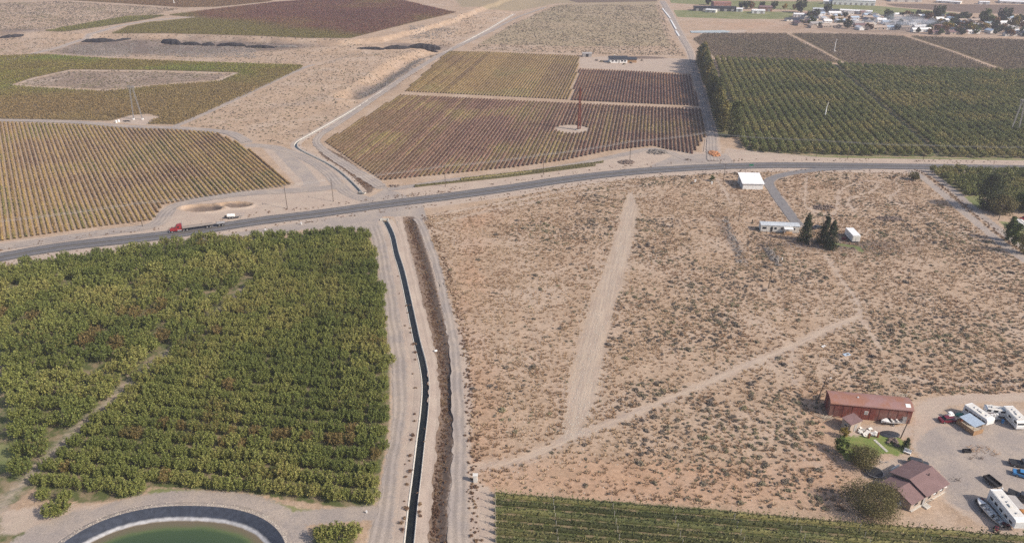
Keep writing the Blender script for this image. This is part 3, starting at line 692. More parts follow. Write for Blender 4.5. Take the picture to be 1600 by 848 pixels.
MAT_VINE = {
 'v1': foliage('vine_leaves_ochre', [(0, (.19, .115, .075)), (.3, (.29, .19, .09)), (.6, (.42, .29, .11)), (.85, (.31, .235, .09)), (1, (.20, .18, .065))], .022, .02, False, .8, .10),
 'v2': foliage('vine_leaves_purple', [(0, (.140, .075, .062)), (.45, (.185, .105, .074)), (.75, (.215, .150, .075)), (1, (.235, .185, .075))], .02, -.06, False, .5, 0, xgrad),
 'v2u': foliage('vine_leaves_olive', [(0, (.17, .11, .06)), (.45, (.225, .155, .065)), (.8, (.245, .175, .075)), (1, (.20, .165, .065))], .018, 0, False, .55, .06),
 'v2r': foliage('vine_leaves_plum', [(0, (.150, .078, .066)), (.5, (.20, .105, .080)), (1, (.27, .155, .09))], .02, 0, False, .5, .06)}

# ------------------------------------------------------------------ trees
def orchard_tree_mesh(seed, nl=900, H=4.1, W=2.15, leaf=.30):
    R = np.random.default_rng(seed); C = []; ns = 34
    for i in range(ns):                               # upright shoots fanning from the trunk
        a = R.uniform(0, 2*PI); r = W*math.sqrt(R.uniform(.02, 1)); top = H*(1-.32*(r/W)**2)*R.uniform(.82, 1.12)
        bx, by = .35*r*math.cos(a), .35*r*math.sin(a); tx, ty = r*math.cos(a), r*math.sin(a)
        n = nl//ns; t = R.uniform(.18, 1, n)**.8
        rad = (.36*(1-t)+.10)[:, None]
        p = np.column_stack([bx+(tx-bx)*t**.7, by+(ty-by)*t**.7, .55+(top-.55)*t]) + R.normal(size=(n, 3))*rad*[1, 1, .7]
        C.append(p)
    C = np.vstack(C); C[:, 2] = np.maximum(C[:, 2], .3)
    V, F = leaf_quads(C, leaf, R, 0, .6, 1.25); return V, F
def trunk_mb(h, r, seed=0, limbs=5, spread=1.0):
    rr = random.Random(seed); m = MB(); m.tube((0, 0, -.1), (0, 0, h*.45), r, r*.75)
    for i in range(limbs):
        a = 2*PI*i/limbs+rr.uniform(-.3, .3); q = spread*rr.uniform(.5, 1)
        m.tube((0, 0, h*.38), (q*math.cos(a), q*math.sin(a), h*rr.uniform(.75, 1)), r*.5, r*.15, 5)
    return m
OT = [raw_mesh('crown', *orchard_tree_mesh(100+i, 1300, leaf=.25), MAT_ORCH) for i in range(5)] + [raw_mesh('crown', *orchard_tree_mesh(120+i, 1200, leaf=.25), MAT_ORCHR) for i in range(2)]
OTR = [trunk_mb(2.2, .11, i, 5, .9).mesh('trunk', MAT_BARK) for i in range(3)]
OTL = [raw_mesh('crown_small', *orchard_tree_mesh(200+i, 420, 4.0, 1.7, .40), MAT_ORCH2) for i in range(4)]
def grid_in(poly, ang_, sp_row, sp_tree, jit=.15, margin=.3, stag=.4):
    c, s = math.cos(ang_), math.sin(ang_); R = np.array([[c, s], [-s, c]]); Q = poly @ R.T
    lo, hi = Q.min(0), Q.max(0); us = np.arange(lo[0], hi[0], sp_tree); vsr = np.arange(lo[1], hi[1], sp_row)
    U, Vv = np.meshgrid(us, vsr); P = np.column_stack([U.ravel(), Vv.ravel()]); P[:, 0] += (np.repeat(np.arange(len(vsr)), len(us)) % 2)*sp_tree*stag
    P += rng.normal(size=P.shape)*[jit*1.3, jit]
    P = P @ R; return P[inside(P, poly)]
LANE = W_([(-20, 812), (10, 782), (60, 732), (100, 692), (130, 662), (180, 622), (210, 592), (250, 562), (290, 532), (330, 497), (360, 472), (395, 442), (430, 412), (450, 395)])
A_ORCH = math.atan2(-.13, .99)
PA = grid_in(ORCH, A_ORCH, 4.5, 2.75, .24); laneD = line_sd(PA, LANE, 0, 12)
left = np.zeros(len(PA), bool)
lx = np.interp(PA[:, 1], LANE[::1, 1], LANE[:, 0]); left = PA[:, 0] < lx
PL = grid_in(ORCH, A_ORCH, 5.9, 5.2, .30, stag=0.); lx2 = np.interp(PL[:, 1], LANE[:, 1], LANE[:, 0])
PR = PA[(PA[:, 0] > lx+1.5-.8*(PA[:, 1] > 190))]; PL = PL[PL[:, 0] < lx2-1.5+1.2*(PL[:, 1] > 190)]
GAPP = W_([(-60, 690), (30, 695), (38, 718), (20, 732), (-60, 735)])
PL = PL[~inside(PL, GAPP)]
PL = PL[rng.random(len(PL)) > .03]
edge = poly_sd(np.vstack([PR, PL]), ORCH, 4)
OP = np.vstack([PR, PL]); osc = np.r_[rng.uniform(.86, 1.14, len(PR))*.86, rng.uniform(.92, 1.16, len(PL))*1.2]
OP = np.vstack([OP, grid_in(O_SW, .1, 4.6, 3.4, .4), grid_in(O_S, .1, 4.6, 3.2, .4), [G(85, 806), G(100, 803)]]); osc = np.r_[osc, rng.uniform(.9, 1.1, len(OP)-len(osc))]
vis = (np.abs(OP[:, 0]) < (OP[:, 1]*.72+16)*1.0+4) & (OP[:, 1] > 98)
OP, osc = OP[vis], osc[vis]
cy = OP[:, 1]*CP + CAM_H*SP
# those inside the frame that show largest
px = 800 + FPX*OP[:, 0]/cy; py = 424 + FPX*((CAM_H-1.8)*CP - OP[:, 1]*SP)/cy
inf = (px > 5) & (px < 1595) & (py < 850) & (py > 0)
order = np.argsort(np.where(inf, -osc/cy, 1.0)); ind = order[:296]; rest = order[296:]
PRL = range(len(OP)-2)
RB = [(185, 538, 9, 5, 1.0), (205, 500, 10, 6, .75), (370, 680, 42, 2.2, .6), (330, 745, 22, 2, .4), (450, 690, 22, 2.5, .5), (590, 545, 7, 5, .5), (370, 612, 7, 4, .6), (600, 690, 3, 8, .5), (50, 500, 8, 4, .5)]
rustp = np.zeros(len(OP))
for a, b, rx, ry, am in RB: c = G(a, b); rustp = np.maximum(rustp, am*np.exp(-(((OP[:, 0]-c[0])/rx)**2+((OP[:, 1]-c[1])/ry)**2)))
rusty = rng.random(len(OP)) < rustp*.75 + .003
for j, i in enumerate(ind):
    if rusty[i]:
        t = thing('orchard_tree', 'rusty orange leaved fruit tree among the green ones west of the canal', 'tree', (OP[i, 0], OP[i, 1], 0), rng.uniform(0, 2*PI), 'rusty leaved fruit trees of the orchard')
        s = float(osc[i])*.97; t.scale = (s, s, s*.95); link('crown', OT[5+j % 2], t); link('trunk', OTR[j % 3], t); continue
    if inside(OP[i:i+1], O_SW)[0]: lb, gp = 'rounded green fruit tree south of the bare lane, at the western edge beside the pond road', 'fruit trees west of the pond'
    elif inside(OP[i:i+1], O_S)[0]: lb, gp = 'yellow green fruit tree standing between the pond and the canal road', 'fruit trees east of the pond'
    elif OP[i, 0] < np.interp(OP[i, 1], LANE[:, 1], LANE[:, 0]): lb, gp = 'bushy green fruit tree of the western block, left of the diagonal dirt lane', 'fruit trees west of the diagonal lane'
    elif i >= len(PRL): lb, gp = 'isolated green fruit tree at the end of the lane above the pond', 'isolated fruit trees above the pond'
    else: lb, gp = 'bushy green fruit tree in the dense block between diagonal lane and canal road', 'fruit trees between the diagonal lane and the canal road'
    t = thing('orchard_tree', lb, 'tree', (OP[i, 0], OP[i, 1], 0), rng.uniform(0, 2*PI), gp)
    s = float(osc[i]); t.scale = (s*rng.uniform(.92, 1.1), s*rng.uniform(.92, 1.1), s*rng.uniform(.85, 1.12))
    link('crown', OT[j % 5], t); link('trunk', OTR[j % 3], t)
n = len(rest); sc = np.repeat(osc[rest][:, None], 3, 1)*rng.uniform(.9, 1.12, (n, 3))
scatter('orchard_foliage', OT, np.column_stack([OP[rest], np.zeros(n)]), zr(n), sc, np.where(rusty[rest], 5+rng.integers(0, 2, n), rng.integers(0, 5, n)), label='many more fruit trees filling the orchard block up to the highway')

# right-hand orchards, far
PE = grid_in(O_R, math.atan2(1285, 215)*1.0, 4.7, 3.3, .22)
LANE2 = W_([(1300, 98), (1340, 135), (1400, 185), (1465, 245)]); PE = PE[line_sd(PE, LANE2, 0, 12) < -1.3]
PE2 = grid_in(O_R2, .1, 4.6, 3.2, .3)
PE = np.vstack([PE, PE2]); n = len(PE)
scatter('distant_orchard_foliage', OTL, on_ground(PE), zr(n), rng.uniform(.85, 1.15, (n, 3))*[1.0, 1.0, .95], rng.integers(0, 4, n), label='dark green orchard blocks east of the poplar windbreak')

# ------------------------------------------------------------------ rows (vineyards, trellised orchard)
def row_segs(poly, holes, ang_, sp, off=0.):
    c, s = math.cos(ang_), math.sin(ang_); R = np.array([[c, s], [-s, c]]); Q = [p @ R.T for p in [poly]+holes]
    lo, hi = Q[0][:, 1].min(), Q[0][:, 1].max(); out = []
    v = lo+sp*.5+off
    while v < hi:
        xs = []
        for q in Q:
            for i in range(len(q)):
                a, b = q[i], q[(i+1) % len(q)]
                if (a[1] > v) != (b[1] > v): xs.append(a[0]+(b[0]-a[0])*(v-a[1])/(b[1]-a[1]))
        xs.sort()
        segs = [(np.array([xs[i], v]) @ R, np.array([xs[i+1], v]) @ R) for i in range(0, len(xs)-1, 2) if xs[i+1]-xs[i] > 5]
        if segs: out.append(segs)
        v += sp
    return out
def row_geo(segs, H, Wd, dens, leaf, R, core=True, uni=False):
    V, F, b = [], [], 0
    for a, c in segs:
        L = np.hypot(*(c-a)); d = (c-a)/L; nrm = np.array([-d[1], d[0]]); n = int(L*dens)
        t = R.uniform(0, L, n); t = t+.25*np.sin(t*2*PI/1.8)
        u = (R.uniform(-1, 1, n) if uni else np.clip(R.normal(size=n)*.42, -1, 1))*Wd/2; hh = H*(.35+.65*np.sqrt(R.uniform(0, 1, n)))*(1-.3*np.abs(u)/(Wd/2)) + .12*(vnoise(t, t*0, .6)-.5)
        P = a + d*t[:, None] + nrm*u[:, None]; z = hbase(P[:, 0], P[:, 1])
        v, f = leaf_quads(np.column_stack([P, z+hh]), leaf, R, .0, .2)
        V.append(v); F.append(f+b); b += len(v)
        if core:
            m = max(2, int(L/2.0)); ts = np.linspace(0, L, m); hn = H*(.72+.3*(vnoise(ts+a[0], ts*0+a[1], .5)-.5)); cr = a + d*ts[:, None]; z = hbase(cr[:, 0], cr[:, 1]); w_ = Wd*.34
            v = np.stack([np.column_stack([cr-nrm*w_, z+.15]), np.column_stack([cr-nrm*w_*.6, z+hn]), np.column_stack([cr+nrm*w_*.6, z+hn]), np.column_stack([cr+nrm*w_, z+.15])], 1).reshape(-1, 3)
            i = np.arange(m-1)[:, None]*4+np.arange(3)[None, :]; f = np.stack([i, i+1, i+5, i+4], -1).reshape(-1, 4)
            V.append(v); F.append(f+b); b += len(v)
    return np.vstack(V), np.vstack(F)
def vp_angle(vx): return math.atan2(FPX*CP+574*SP, vx-800.0)
A_V1 = vp_angle(-60); A_V2 = vp_angle(1030)
R_ = np.random.default_rng(5)
nrows = 0
for poly, holes, an, sp, key, dens, lab, grp in (
    (V1, [], A_V1, 2.05, 'v1', 9, 'ochre and brown vine row in the vineyard beside the truck on the highway', 'vine rows of the western roadside vineyard'),
    (V2L, [HOLE], A_V2, 2.15, 'v2', 6.5, 'purple brown vine row between the roadside poles and the cross lane', 'vine rows of the front central block'),
    (V2UL, [], A_V2, 2.15, 'v2u', 4.5, 'olive vine row behind the cross lane, in the western back block', 'vine rows of the olive back block'),
    (V2UR, [], A_V2, 2.15, 'v2r', 4.5, 'plum coloured vine row behind the cross lane, below the farmhouse', 'vine rows of the plum back block')):
    for segs in row_segs(poly, holes, an, sp):
        ok = any(abs(p[0]) < p[1]*.72+12 for s_ in segs for p in s_)
        if not ok: continue
        V, F = row_geo(segs, .95 if key != 'v2r' else 1.2, 1.45 if key in ('v1', 'v2r') else 1.6, dens, .36 if key == 'v1' else .46, R_)
        link('vine_row', np_mesh('vine_row', V, F, MAT_VINE[key]), label=lab, cat='vine row', group=grp); nrows += 1
# two short rows of shrubs beside the highway
for i, (a, b) in enumerate((((648, 292), (930, 259)), ((720, 281), (942, 254)))):
    pts = PW([a, ((a[0]+b[0])/2, (a[1]+b[1])/2 + (1.5, 1)[i]), b]); V, F = row_geo([(pts[0], pts[1]), (pts[1], pts[2])], 1.0, 1.9, 12, .42, R_)
    link('roadside_hedge', np_mesh('roadside_hedge', V, F, MAT_OLIVE), label=('low dark green hedge row running closest to the highway', 'low dark green hedge row set back toward the vineyard track')[i], cat='hedge')
# trellised orchard at the bottom
k_ = ang(G(773, 768), G(1200, 803))
MAT_TREL = foliage('trellis_leaves', [(0, (.085, .098, .042)), (.5, (.125, .135, .054)), (1, (.25, .225, .09))], .04, 0, False, .8, .1)
MAT_TREL.name = 'trellis_leaves'
MAT_POST = mat_simple('weathered_post', (.42, .38, .34), .85)
rs = row_segs(O_BR, [], k_, 2.15)[::-1]; nq = 0
ORDN = ['first', 'second', 'third', 'fourth', 'fifth', 'sixth', 'seventh', 'eighth', 'ninth', 'tenth', 'eleventh', 'twelfth', 'thirteenth', 'fourteenth', 'fifteenth', 'sixteenth', 'seventeenth', 'eighteenth', 'nineteenth', 'twentieth', 'twenty-first', 'twenty-second', 'twenty-third', 'twenty-fourth', 'twenty-fifth', 'twenty-sixth', 'twenty-seventh', 'twenty-eighth', 'twenty-ninth', 'thirtieth'] + ['farthest']*40
for q, segs in enumerate(rs):
    segs = [(a, b) for a, b in segs if True]
    if min(a[1] for a, b in segs) > 0 and max(max(a[1], b[1]) for a, b in segs) < 100: continue
    segs2 = []
    for a, b in segs:
        # clip to what could be in view
        x0, x1 = -8, 112
        if b[0] < a[0]: a, b = b, a
        if b[0] < x0 or a[0] > x1: continue
        t0 = max(0, (x0-a[0])/(b[0]-a[0])); t1 = min(1, (x1-a[0])/(b[0]-a[0])); segs2.append((a+(b-a)*t0, a+(b-a)*t1))
    if not segs2: continue
    V, F = row_geo(segs2, 1.5, 1.0, 20, .26, R_)
    # spires of each little tree
    C = []
    for a, b in segs2:
        L = np.hypot(*(b-a)); d = (b-a)/L
        for t in np.arange(.3, L, 1.15):
            p = a+d*t+R_.normal(size=2)*.1; h = R_.uniform(1.9, 2.7); m = 10
            zz_ = R_.uniform(.9, h, m); C.append(np.column_stack([np.tile(p, (m, 1))+R_.normal(size=(m, 2))*(.34*(1-(zz_-.9)/2.2))[:, None], zz_]))
    v2, f2 = leaf_quads(np.vstack(C), .30, R_, 0, .9, 1.2)
    t = thing('orchard_row', '%s dark green trellised tree row counted from the scrub in the southern field' % ORDN[nq], 'orchard row', (segs2[0][0][0], segs2[0][0][1], 0), 0, 'trellised rows of the southern field')
    nq += 1; base = np.array([segs2[0][0][0], segs2[0][0][1], 0])
    link('foliage', np_mesh('foliage', np.vstack([V, v2])-base, np.vstack([F, f2+len(V)]), MAT_TREL), t)
    m = MB(); 
    for a, b in segs2:
        L = np.hypot(*(b-a)); d = (b-a)/L
        for tt in np.arange(.1, L, 13.0): p = a+d*tt-base[:2]; m.tube((p[0], p[1], 0), (p[0], p[1], 3.0), .05, .05, 6)
    link('posts', m.mesh('posts', MAT_POST), t)['kind'] = 'stuff'

# far fields as low ribbed cover
def far_field(name, poly, holes, an, sp, H, mat, label, wd=2.0):
    V, F, b = [], [], 0
    for segs in row_segs(poly, holes, an, sp):
        v, f = row_geo(segs, H*.8, wd, 4.6, .66, R_, False, True)
        V.append(v); F.append(f+b); b += len(v)
    link(name, np_mesh(name, np.vstack(V), np.vstack(F), mat), kind='stuff', label=label)
def nearbrown(k, c, oi, gm):
    sx = k.n('ShaderNodeSeparateXYZ'); k.l(k.pos(), sx.inputs[0]); f = k.math('ADD', k.math('ADD', sx.outputs[1], k.math('MULTIPLY', sx.outputs[0], -.35)), k.math('MULTIPLY', k.math('SUBTRACT', k.noise(.02, 4), .5), 120.0))
    return k.mix(k.ss(f, 610, 690, .8, 0), c, (.26, .175, .085))
MV_F1 = foliage('far_vines_green', [(0, (.19, .15, .05)), (.4, (.225, .190, .052)), (.65, (.205, .205, .048)), (1, (.150, .190, .042))], .012, 0, False, .35, 0, nearbrown)
MV_F2 = foliage('far_vines_dark_green', [(0, (.14, .13, .045)), (1, (.20, .19, .055))], .012, 0, False, .35, 0)
def westgreen(k, c, oi, gm):
    sx = k.n('ShaderNodeSeparateXYZ'); k.l(k.pos(), sx.inputs[0]); f = k.math('ADD', k.math('ADD', sx.outputs[0], k.math('MULTIPLY', sx.outputs[1], 1.5)), k.math('MULTIPLY', k.math('SUBTRACT', k.noise(.02, 4), .5), 90.0))
    return k.mix(k.ss(f, 925, 1005, .85, 0), c, (.19, .175, .05))
MV_F3 = foliage('far_vines_brown', [(0, (.155, .070, .058)), (.5, (.19, .090, .066)), (.85, (.22, .13, .065)), (1, (.22, .17, .06))], .008, -.05, False, .3, 0, westgreen)
MV_F4 = foliage('far_vines_rust', [(0, (.20, .11, .06)), (1, (.24, .16, .08))], .008, 0, False, .3, 0)
MV_FR = foliage('far_vines_grey', [(0, (.125, .112, .078)), (.5, (.160, .128, .098)), (1, (.20, .145, .115))], .012, 0, False, .45, 0)
far_field('far_vineyard_cover', F1, [F1H], A_V1, 2.05, 1.3, MV_F1, 'green and ochre vineyard wrapping an untouched island of scrub')
far_field('far_vineyard_cover', F2, [], A_V1, 2.1, 1.3, MV_F2, 'narrow green vineyard strip on the plateau')
far_field('far_vineyard_cover', F3, [], A_V1, 2.2, 1.3, MV_F3, 'large purple brown vineyard above the rim rock')
far_field('far_vineyard_cover', F4, [], A_V1, 2.6, 1.3, MV_F4, 'rusty brown vineyard at the far western edge')
A_FR = .06
for p_, l_ in ((FR1, 'grey green low orchard beside the long reservoir'), (FR2, 'grey green low orchard between two diagonal lanes'), (FR3, 'grey green low orchard right below the town')):
    far_field('far_orchard_cover', p_, [], A_FR, 2.7, 1.7, MV_FR, l_, 2.6)

# ------------------------------------------------------------------ shrubs and dry weeds
def shrub_mesh(seed, nl=90, mat=None, leaf=.20, W=.62, H=.50, name='shrub'):
    R = np.random.default_rng(seed); th = R.uniform(0, 2*PI, nl); ph = np.arccos(R.uniform(0, 1, nl)); r = R.uniform(.45, 1, nl)**.6
    lob = 1+.3*np.sin(th*2+R.uniform(0, 6))+.2*np.sin(th*3+R.uniform(0, 6))
    C = np.column_stack([W*lob*r*np.sin(ph)*np.cos(th), W*lob*r*np.sin(ph)*np.sin(th), H*r*np.cos(ph)+.05]); V, F = leaf_quads(C, leaf, R, 0, .5, 1.3)
    lv, lf = lump(seed, 7, 4, .7); lv = np.array(lv)*[W*.62, W*.62, H*.75]
    V = np.vstack([V, lv]); F = [tuple(f) for f in F]+[tuple(np.array(f)+len(V)-len(lv)) for f in lf]
    return raw_mesh(name, V, F, mat or MAT_SAGE)
SH = [shrub_mesh(300+i, 85, MAT_SAGE, .22) for i in range(6)]
DW = [shrub_mesh(320+i, 70, MAT_DRY, .18, .6, .55) for i in range(4)]
def tuft_mesh(seed, n=16, mat=None, W=.28, H=.28):
    R = np.random.default_rng(seed); V, F = [], []
    for i in range(n):
        a = R.uniform(0, 2*PI); r = W*R.uniform(0, .6); t = W*R.uniform(.6, 1.5); w_ = .05
        x, y = r*math.cos(a), r*math.sin(a); X, Y = t*math.cos(a), t*math.sin(a); z = H*R.uniform(.6, 1.2); b = len(V)
        V += [(x-w_*math.sin(a), y+w_*math.cos(a), 0), (x+w_*math.sin(a), y-w_*math.cos(a), 0), (X, Y, z)]; F.append((b, b+1, b+2))
    return raw_mesh('tuft', V, F, mat or MAT_STRAW)
TF = [tuft_mesh(i) for i in range(5)]
S1 = W_([(660, 338), (760, 318), (900, 288), (1000, 276), (1150, 266), (1430, 270), (1500, 335), (1620, 425), (1660, 460), (1680, 612), (1440, 618), (1425, 630), (1290, 615), (1285, 690), (1320, 730), (1330, 800), (1200, 797), (1000, 782), (775, 762), (738, 742), (724, 600), (700, 480), (672, 370)])
def pxy(P, z=0):
    c = P[:, 1]*CP + (CAM_H-z)*SP; return 800+FPX*P[:, 0]/c, 424+FPX*((CAM_H-z)*CP-P[:, 1]*SP)/c
C = sample_poly(S1, 44000)
qx, qy = pxy(C)
dens = .12 + 1.05*sstep(.34, .62, vnoise(C[:, 0], C[:, 1], .05))*(.5+.9*sstep(.35, .6, vnoise(C[:, 0]+99, C[:, 1], .16)))
dens *= .06 + .94*sstep(730, 840, qx - .05*(qy-420)) 
dens *= 1 - .75*np.exp(-(((qx-735)/55)**2)) - .6*np.exp(-((qy-745-(qx-800)*.08)/28)**2)
dens *= 1 + .55*sstep(1000, 1250, qx)*sstep(340, 420, qy)
dens *= np.where((qx < 900) & (qy < 350), .3, 1.)
dens *= np.where((qy < 335) & (qx > 1180), .5, 1.)
keep = (rng.random(len(C)) < dens*.56) & (blocked(C) < -.4)
C = C[keep]
# remove too-close pairs on a grid
cell = {}
sel = []
size = np.clip(rng.lognormal(-.66, .42, len(C)), .25, 1.5)
for i in np.argsort(-size):
    kx, ky = int(C[i, 0]//1.35), int(C[i, 1]//1.35)
    if (kx, ky) in cell: continue
    cell[(kx, ky)] = 1; sel.append(i)
C = C[sel]; size = size[sel]
print('shrubs', len(C), 'rows', nrows, 'orch', len(OP), 'far', len(PE))
qx, qy = pxy(C); dep = C[:, 1]*CP+CAM_H*SP; app = size/dep; app = np.where((qx > 10) & (qx < 1590) & (qy < 845), app, 0)
o_ = np.argsort(-app); si, sr = o_[:292], o_[292:]
Zs = hground(C[:, 0], C[:, 1])
for j, i in enumerate(si):
    o = link('sagebrush', SH[j % 6], None, (C[i, 0], C[i, 1], Zs[i]), rng.uniform(0, 6.28), label='large grey brown sagebrush clump standing alone on the open dry lot', cat='shrub', group='largest sagebrush clumps on the dry lot')
    s = float(size[i]); o.scale = (s*rng.uniform(.9, 1.3), s*rng.uniform(.9, 1.2), s*rng.uniform(.75, 1.05))
n = len(sr); sc = size[sr][:, None]*rng.uniform(.8, 1.2, (n, 3))*[1.1, 1.1, .85]
scatter('scrub', SH, np.column_stack([C[sr], Zs[sr]]), zr(n), sc, rng.integers(0, 6, n), label='small sagebrush scattered all over the dry lot')
# dry grass tufts on the lot
T = sample_poly(S1, 60000); T = T[(blocked(T) < .1)]; T = T[rng.random(len(T)) < .3+.9*vnoise(T[:, 0], T[:, 1], .09)]
n = len(T); sc = rng.uniform(.7, 2.0, (n, 1))*np.ones((1, 3)); scatter('dry_grass', TF, on_ground(T), zr(n), sc, rng.integers(0, 5, n), label='straw coloured dry grass between the sagebrush')
# scrub elsewhere
zones = [([(280, 196), (400, 146), (488, 106), (560, 82), (660, 78), (700, 82), (640, 112), (560, 160), (480, 214), (440, 226), (385, 218), (360, 206)], 5200, .85),
         ([(0, 60), (110, 60), (250, 62), (420, 66), (545, 70), (600, 76), (560, 82), (478, 100), (300, 95), (170, 89), (60, 82), (0, 86)], 4600, .95),
         ([(14, 134), (110, 110), (376, 114), (345, 127), (160, 142)], 2600, .95),
         ([(0, 5), (90, 2), (280, 14), (240, 24), (60, 48), (0, 56)], 14000, 1.0),
         ([(735, 78), (800, 38), (870, 8), (1030, 8), (1050, 60), (1070, 88), (960, 86), (905, 84)], 16000, .95),
         ([(640, 60), (720, 22), (800, 18), (760, 40), (700, 74), (650, 74)], 1800, 1.0),
         ([(20, 95), (60, 50), (180, 40), (140, 60)], 500, .8)]
AP, AS = [], []
for pl, n, s in zones:
    P = sample_poly(W_(pl), n); P = P[blocked(P) < -.5]; P = P[rng.random(len(P)) < .25+vnoise(P[:, 0], P[:, 1], .06)]
    AP.append(P); AS.append(s*rng.uniform(.6, 1.3, len(P)))
P = np.vstack(AP); s_ = np.concatenate(AS); n = len(P)
scatter('distant_scrub', SH, on_ground(P), zr(n), s_[:, None]*rng.uniform(.7, 1.1, (n, 3))*[1.0, 1.0, .8], rng.integers(0, 6, n), label='sagebrush dotting the slopes and plateau beyond the highway')
# dark rubble on the talus
AP = []
for pl, n in (([(110, 70), (215, 68), (200, 90), (120, 86)], 900), ([(230, 74), (300, 70), (400, 76), (400, 90), (300, 90), (235, 86)], 1500), ([(560, 148), (620, 112), (650, 92), (690, 80), (660, 104), (600, 140), (570, 152)], 900), ([(640, 40), (720, 45), (690, 62), (640, 60)], 500)):
    P = sample_poly(W_(pl), n*2)[:n]; AP.append(P[blocked(P) < -.3])
P = np.vstack(AP); n = len(P); LU = [raw_mesh('lump', *lump(i), MAT_GROCK) for i in range(4)]
scatter('talus_rubble', LU, on_ground(P), zr(n), rng.uniform(.3, .9, (n, 1))*np.array([[1, 1, .7]]), rng.integers(0, 4, n), label='grey basalt rubble below the rim rock')
# gravel stones round the pond and canal sides
th = rng.uniform(0, 2*PI, 1500); P = np.array([pond_xy(t, .3+abs(rng.normal())*.45) for t in th]); n = len(P)
PR_ = [raw_mesh('pebble', *lump(10+i, 6, 4), MAT_ROCK) for i in range(4)]
scatter('rim_stones', PR_, np.column_stack([P, np.full(n, .22)]), zr(n), rng.uniform(.06, .17, (n, 1))*np.ones((1, 3)), rng.integers(0, 4, n), label='pale cobbles lining the pond rim')
T = sample_poly(S1, 7000); n = len(T); scatter('loose_stones', PR_, on_ground(T), zr(n), rng.uniform(.05, .2, (n, 1))*np.array([[1, 1, .7]]), rng.integers(0, 4, n), label='pale stones lying on the dry lot')
tr = smooth(MISC_TRACKS[1][0], 4); P = tr[rng.integers(0, len(tr), 1500)] + rng.normal(size=(1500, 2))*[2.6, 2.5]
scatter('track_stones', PR_, on_ground(P), zr(1500), rng.uniform(.07, .24, (1500, 1))*np.array([[1, 1, .6]]), rng.integers(0, 4, 1500), label='pale stones along the wide graded track')
# weeds in the ditch and along the tracks
def along(pts, n, sd): 
    pts = np.asarray(pts); d = np.r_[0, np.cumsum(np.hypot(*np.diff(pts, axis=0).T))]; s = rng.uniform(0, d[-1], n)
    x = np.interp(s, d, pts[:, 0]); y = np.interp(s, d, pts[:, 1]); return np.column_stack([x, y]) + rng.normal(size=(n, 2))*sd
AP = [along(DITCH, 1500, .95), along(ROAD_C[0]+[3.6, 0], 620, .9), along(ROAD_R[0]+[3.4, 1.5], 420, .8), along(W_([(515, 240), (545, 262), (572, 292)]), 500, 1.9),
      along(W_([(615, 308), (650, 306), (700, 300)]), 60, 1.2), along(HWY+[0, 9], 380, 1.4), along(HWY+[0, -8.5], 420, 1.2), along(W_([(1115, 312), (1145, 360), (1158, 412)]), 110, .9), along(CANAL_N[10:60]+[2.5, -2], 260, 1.2)]
P = np.vstack(AP); P = P[(line_sd(P, HWY, 5.2) < 0) & (line_sd(P, ROAD_B[0], ROAD_B[1]) < .0) & (line_sd(P, ROAD_C[0], ROAD_C[1]) < .2) & (line_sd(P, CANAL_N, 1.0) < 0) & (line_sd(P, ROAD_NW[0], ROAD_NW[1]) < 0)]; n = len(P)
scatter('roadside_weeds', DW, on_ground(P), zr(n), rng.uniform(.25, .72, (n, 1))*rng.uniform(.8, 1.2, (n, 3)), rng.integers(0, 4, n), label='brown dry weeds in the ditch and beside the tracks')
# tumbleweeds caught beside the canal: individuals
TWP = [(647, 538, 1.0), (649, 551, .9), (649, 562, .6), (648, 606, .5), (651, 606, .4), (645, 584, .45), (641, 513, .6), (642, 520, .6), (635, 478, .6), (637, 489, .5), (622, 432, .5), (624, 459, .45), (640, 477, .5), (633, 509, .5),
       (648, 647, .6), (648, 658, .6), (645, 680, .9), (643, 687, .7), (641, 712, .8), (640, 720, .5), (641, 736, .9), (634, 745, .6), (636, 757, .7), (633, 725, .35), (632, 783, .4), (635, 795, 1.1), (632, 810, .7), (627, 817, .9), (629, 828, .8),
       (656, 788, .8), (655, 800, .8), (657, 806, .7), (652, 770, .4), (663, 690, .4), (664, 670, .4), (668, 600, .4)]
for j, (a, b, s) in enumerate(TWP):
    p = G(a, b); o = link('tumbleweed', DW[j % 4], None, (p[0], p[1], .05), j*1.3, label='round brown dry tumbleweed caught beside the concrete canal edge', cat='tumbleweed', group='tumbleweeds along the canal')
    o.scale = (s*1.15, s*1.15, s*1.2)

# ------------------------------------------------------------------ rock outcrops
def outcrop(a, b, hgt, dep, label, mat=MAT_DROCK, seed=1):
    A, B = G(*a), G(*b); L = float(np.hypot(*(B-A))); R = random.Random(seed); n = max(6, int(L/2.6)); rings = []
    for i in range(n+1):
        x = -L/2+L*i/n; e = math.sin(PI*i/n)**.4 if 0 < i < n else .25; h = hgt*.8*e*R.uniform(.8, 1.12); d = dep*R.uniform(.8, 1.2)*max(e, .4); j = R.uniform(-.6, .6)
        rings.append([(x, -d*.55+j, -1.2), (x, -d*.5+j+R.uniform(-.3, .3), h*.45), (x, -d*.36+j+R.uniform(-.4, .4), h*.8), (x, -d*.2+j, h), (x, d*.4+j, h*.92), (x, d*.6+j, -1.2)])
    m = MB(); m.loft(rings); c = (A+B)/2
    return single('rock_outcrop', m, mat, label, 'rock outcrop', tuple(c), ang(A, B))
outcrop((0, 60), (48, 58), 3.2, 6, 'dark rim rock at the western end, left of the dirt road', seed=2)
outcrop((128, 66), (182, 65), 4.2, 5, 'dark flat basalt ledge above the scree near the dirt road', seed=3)
outcrop((180, 65), (212, 63), 1.8, 5, 'thin dark ledge tapering off below the green vineyard', seed=4)
outcrop((252, 67), (283, 70), 5.6, 6, 'tallest dark basalt block of the rim', seed=5)
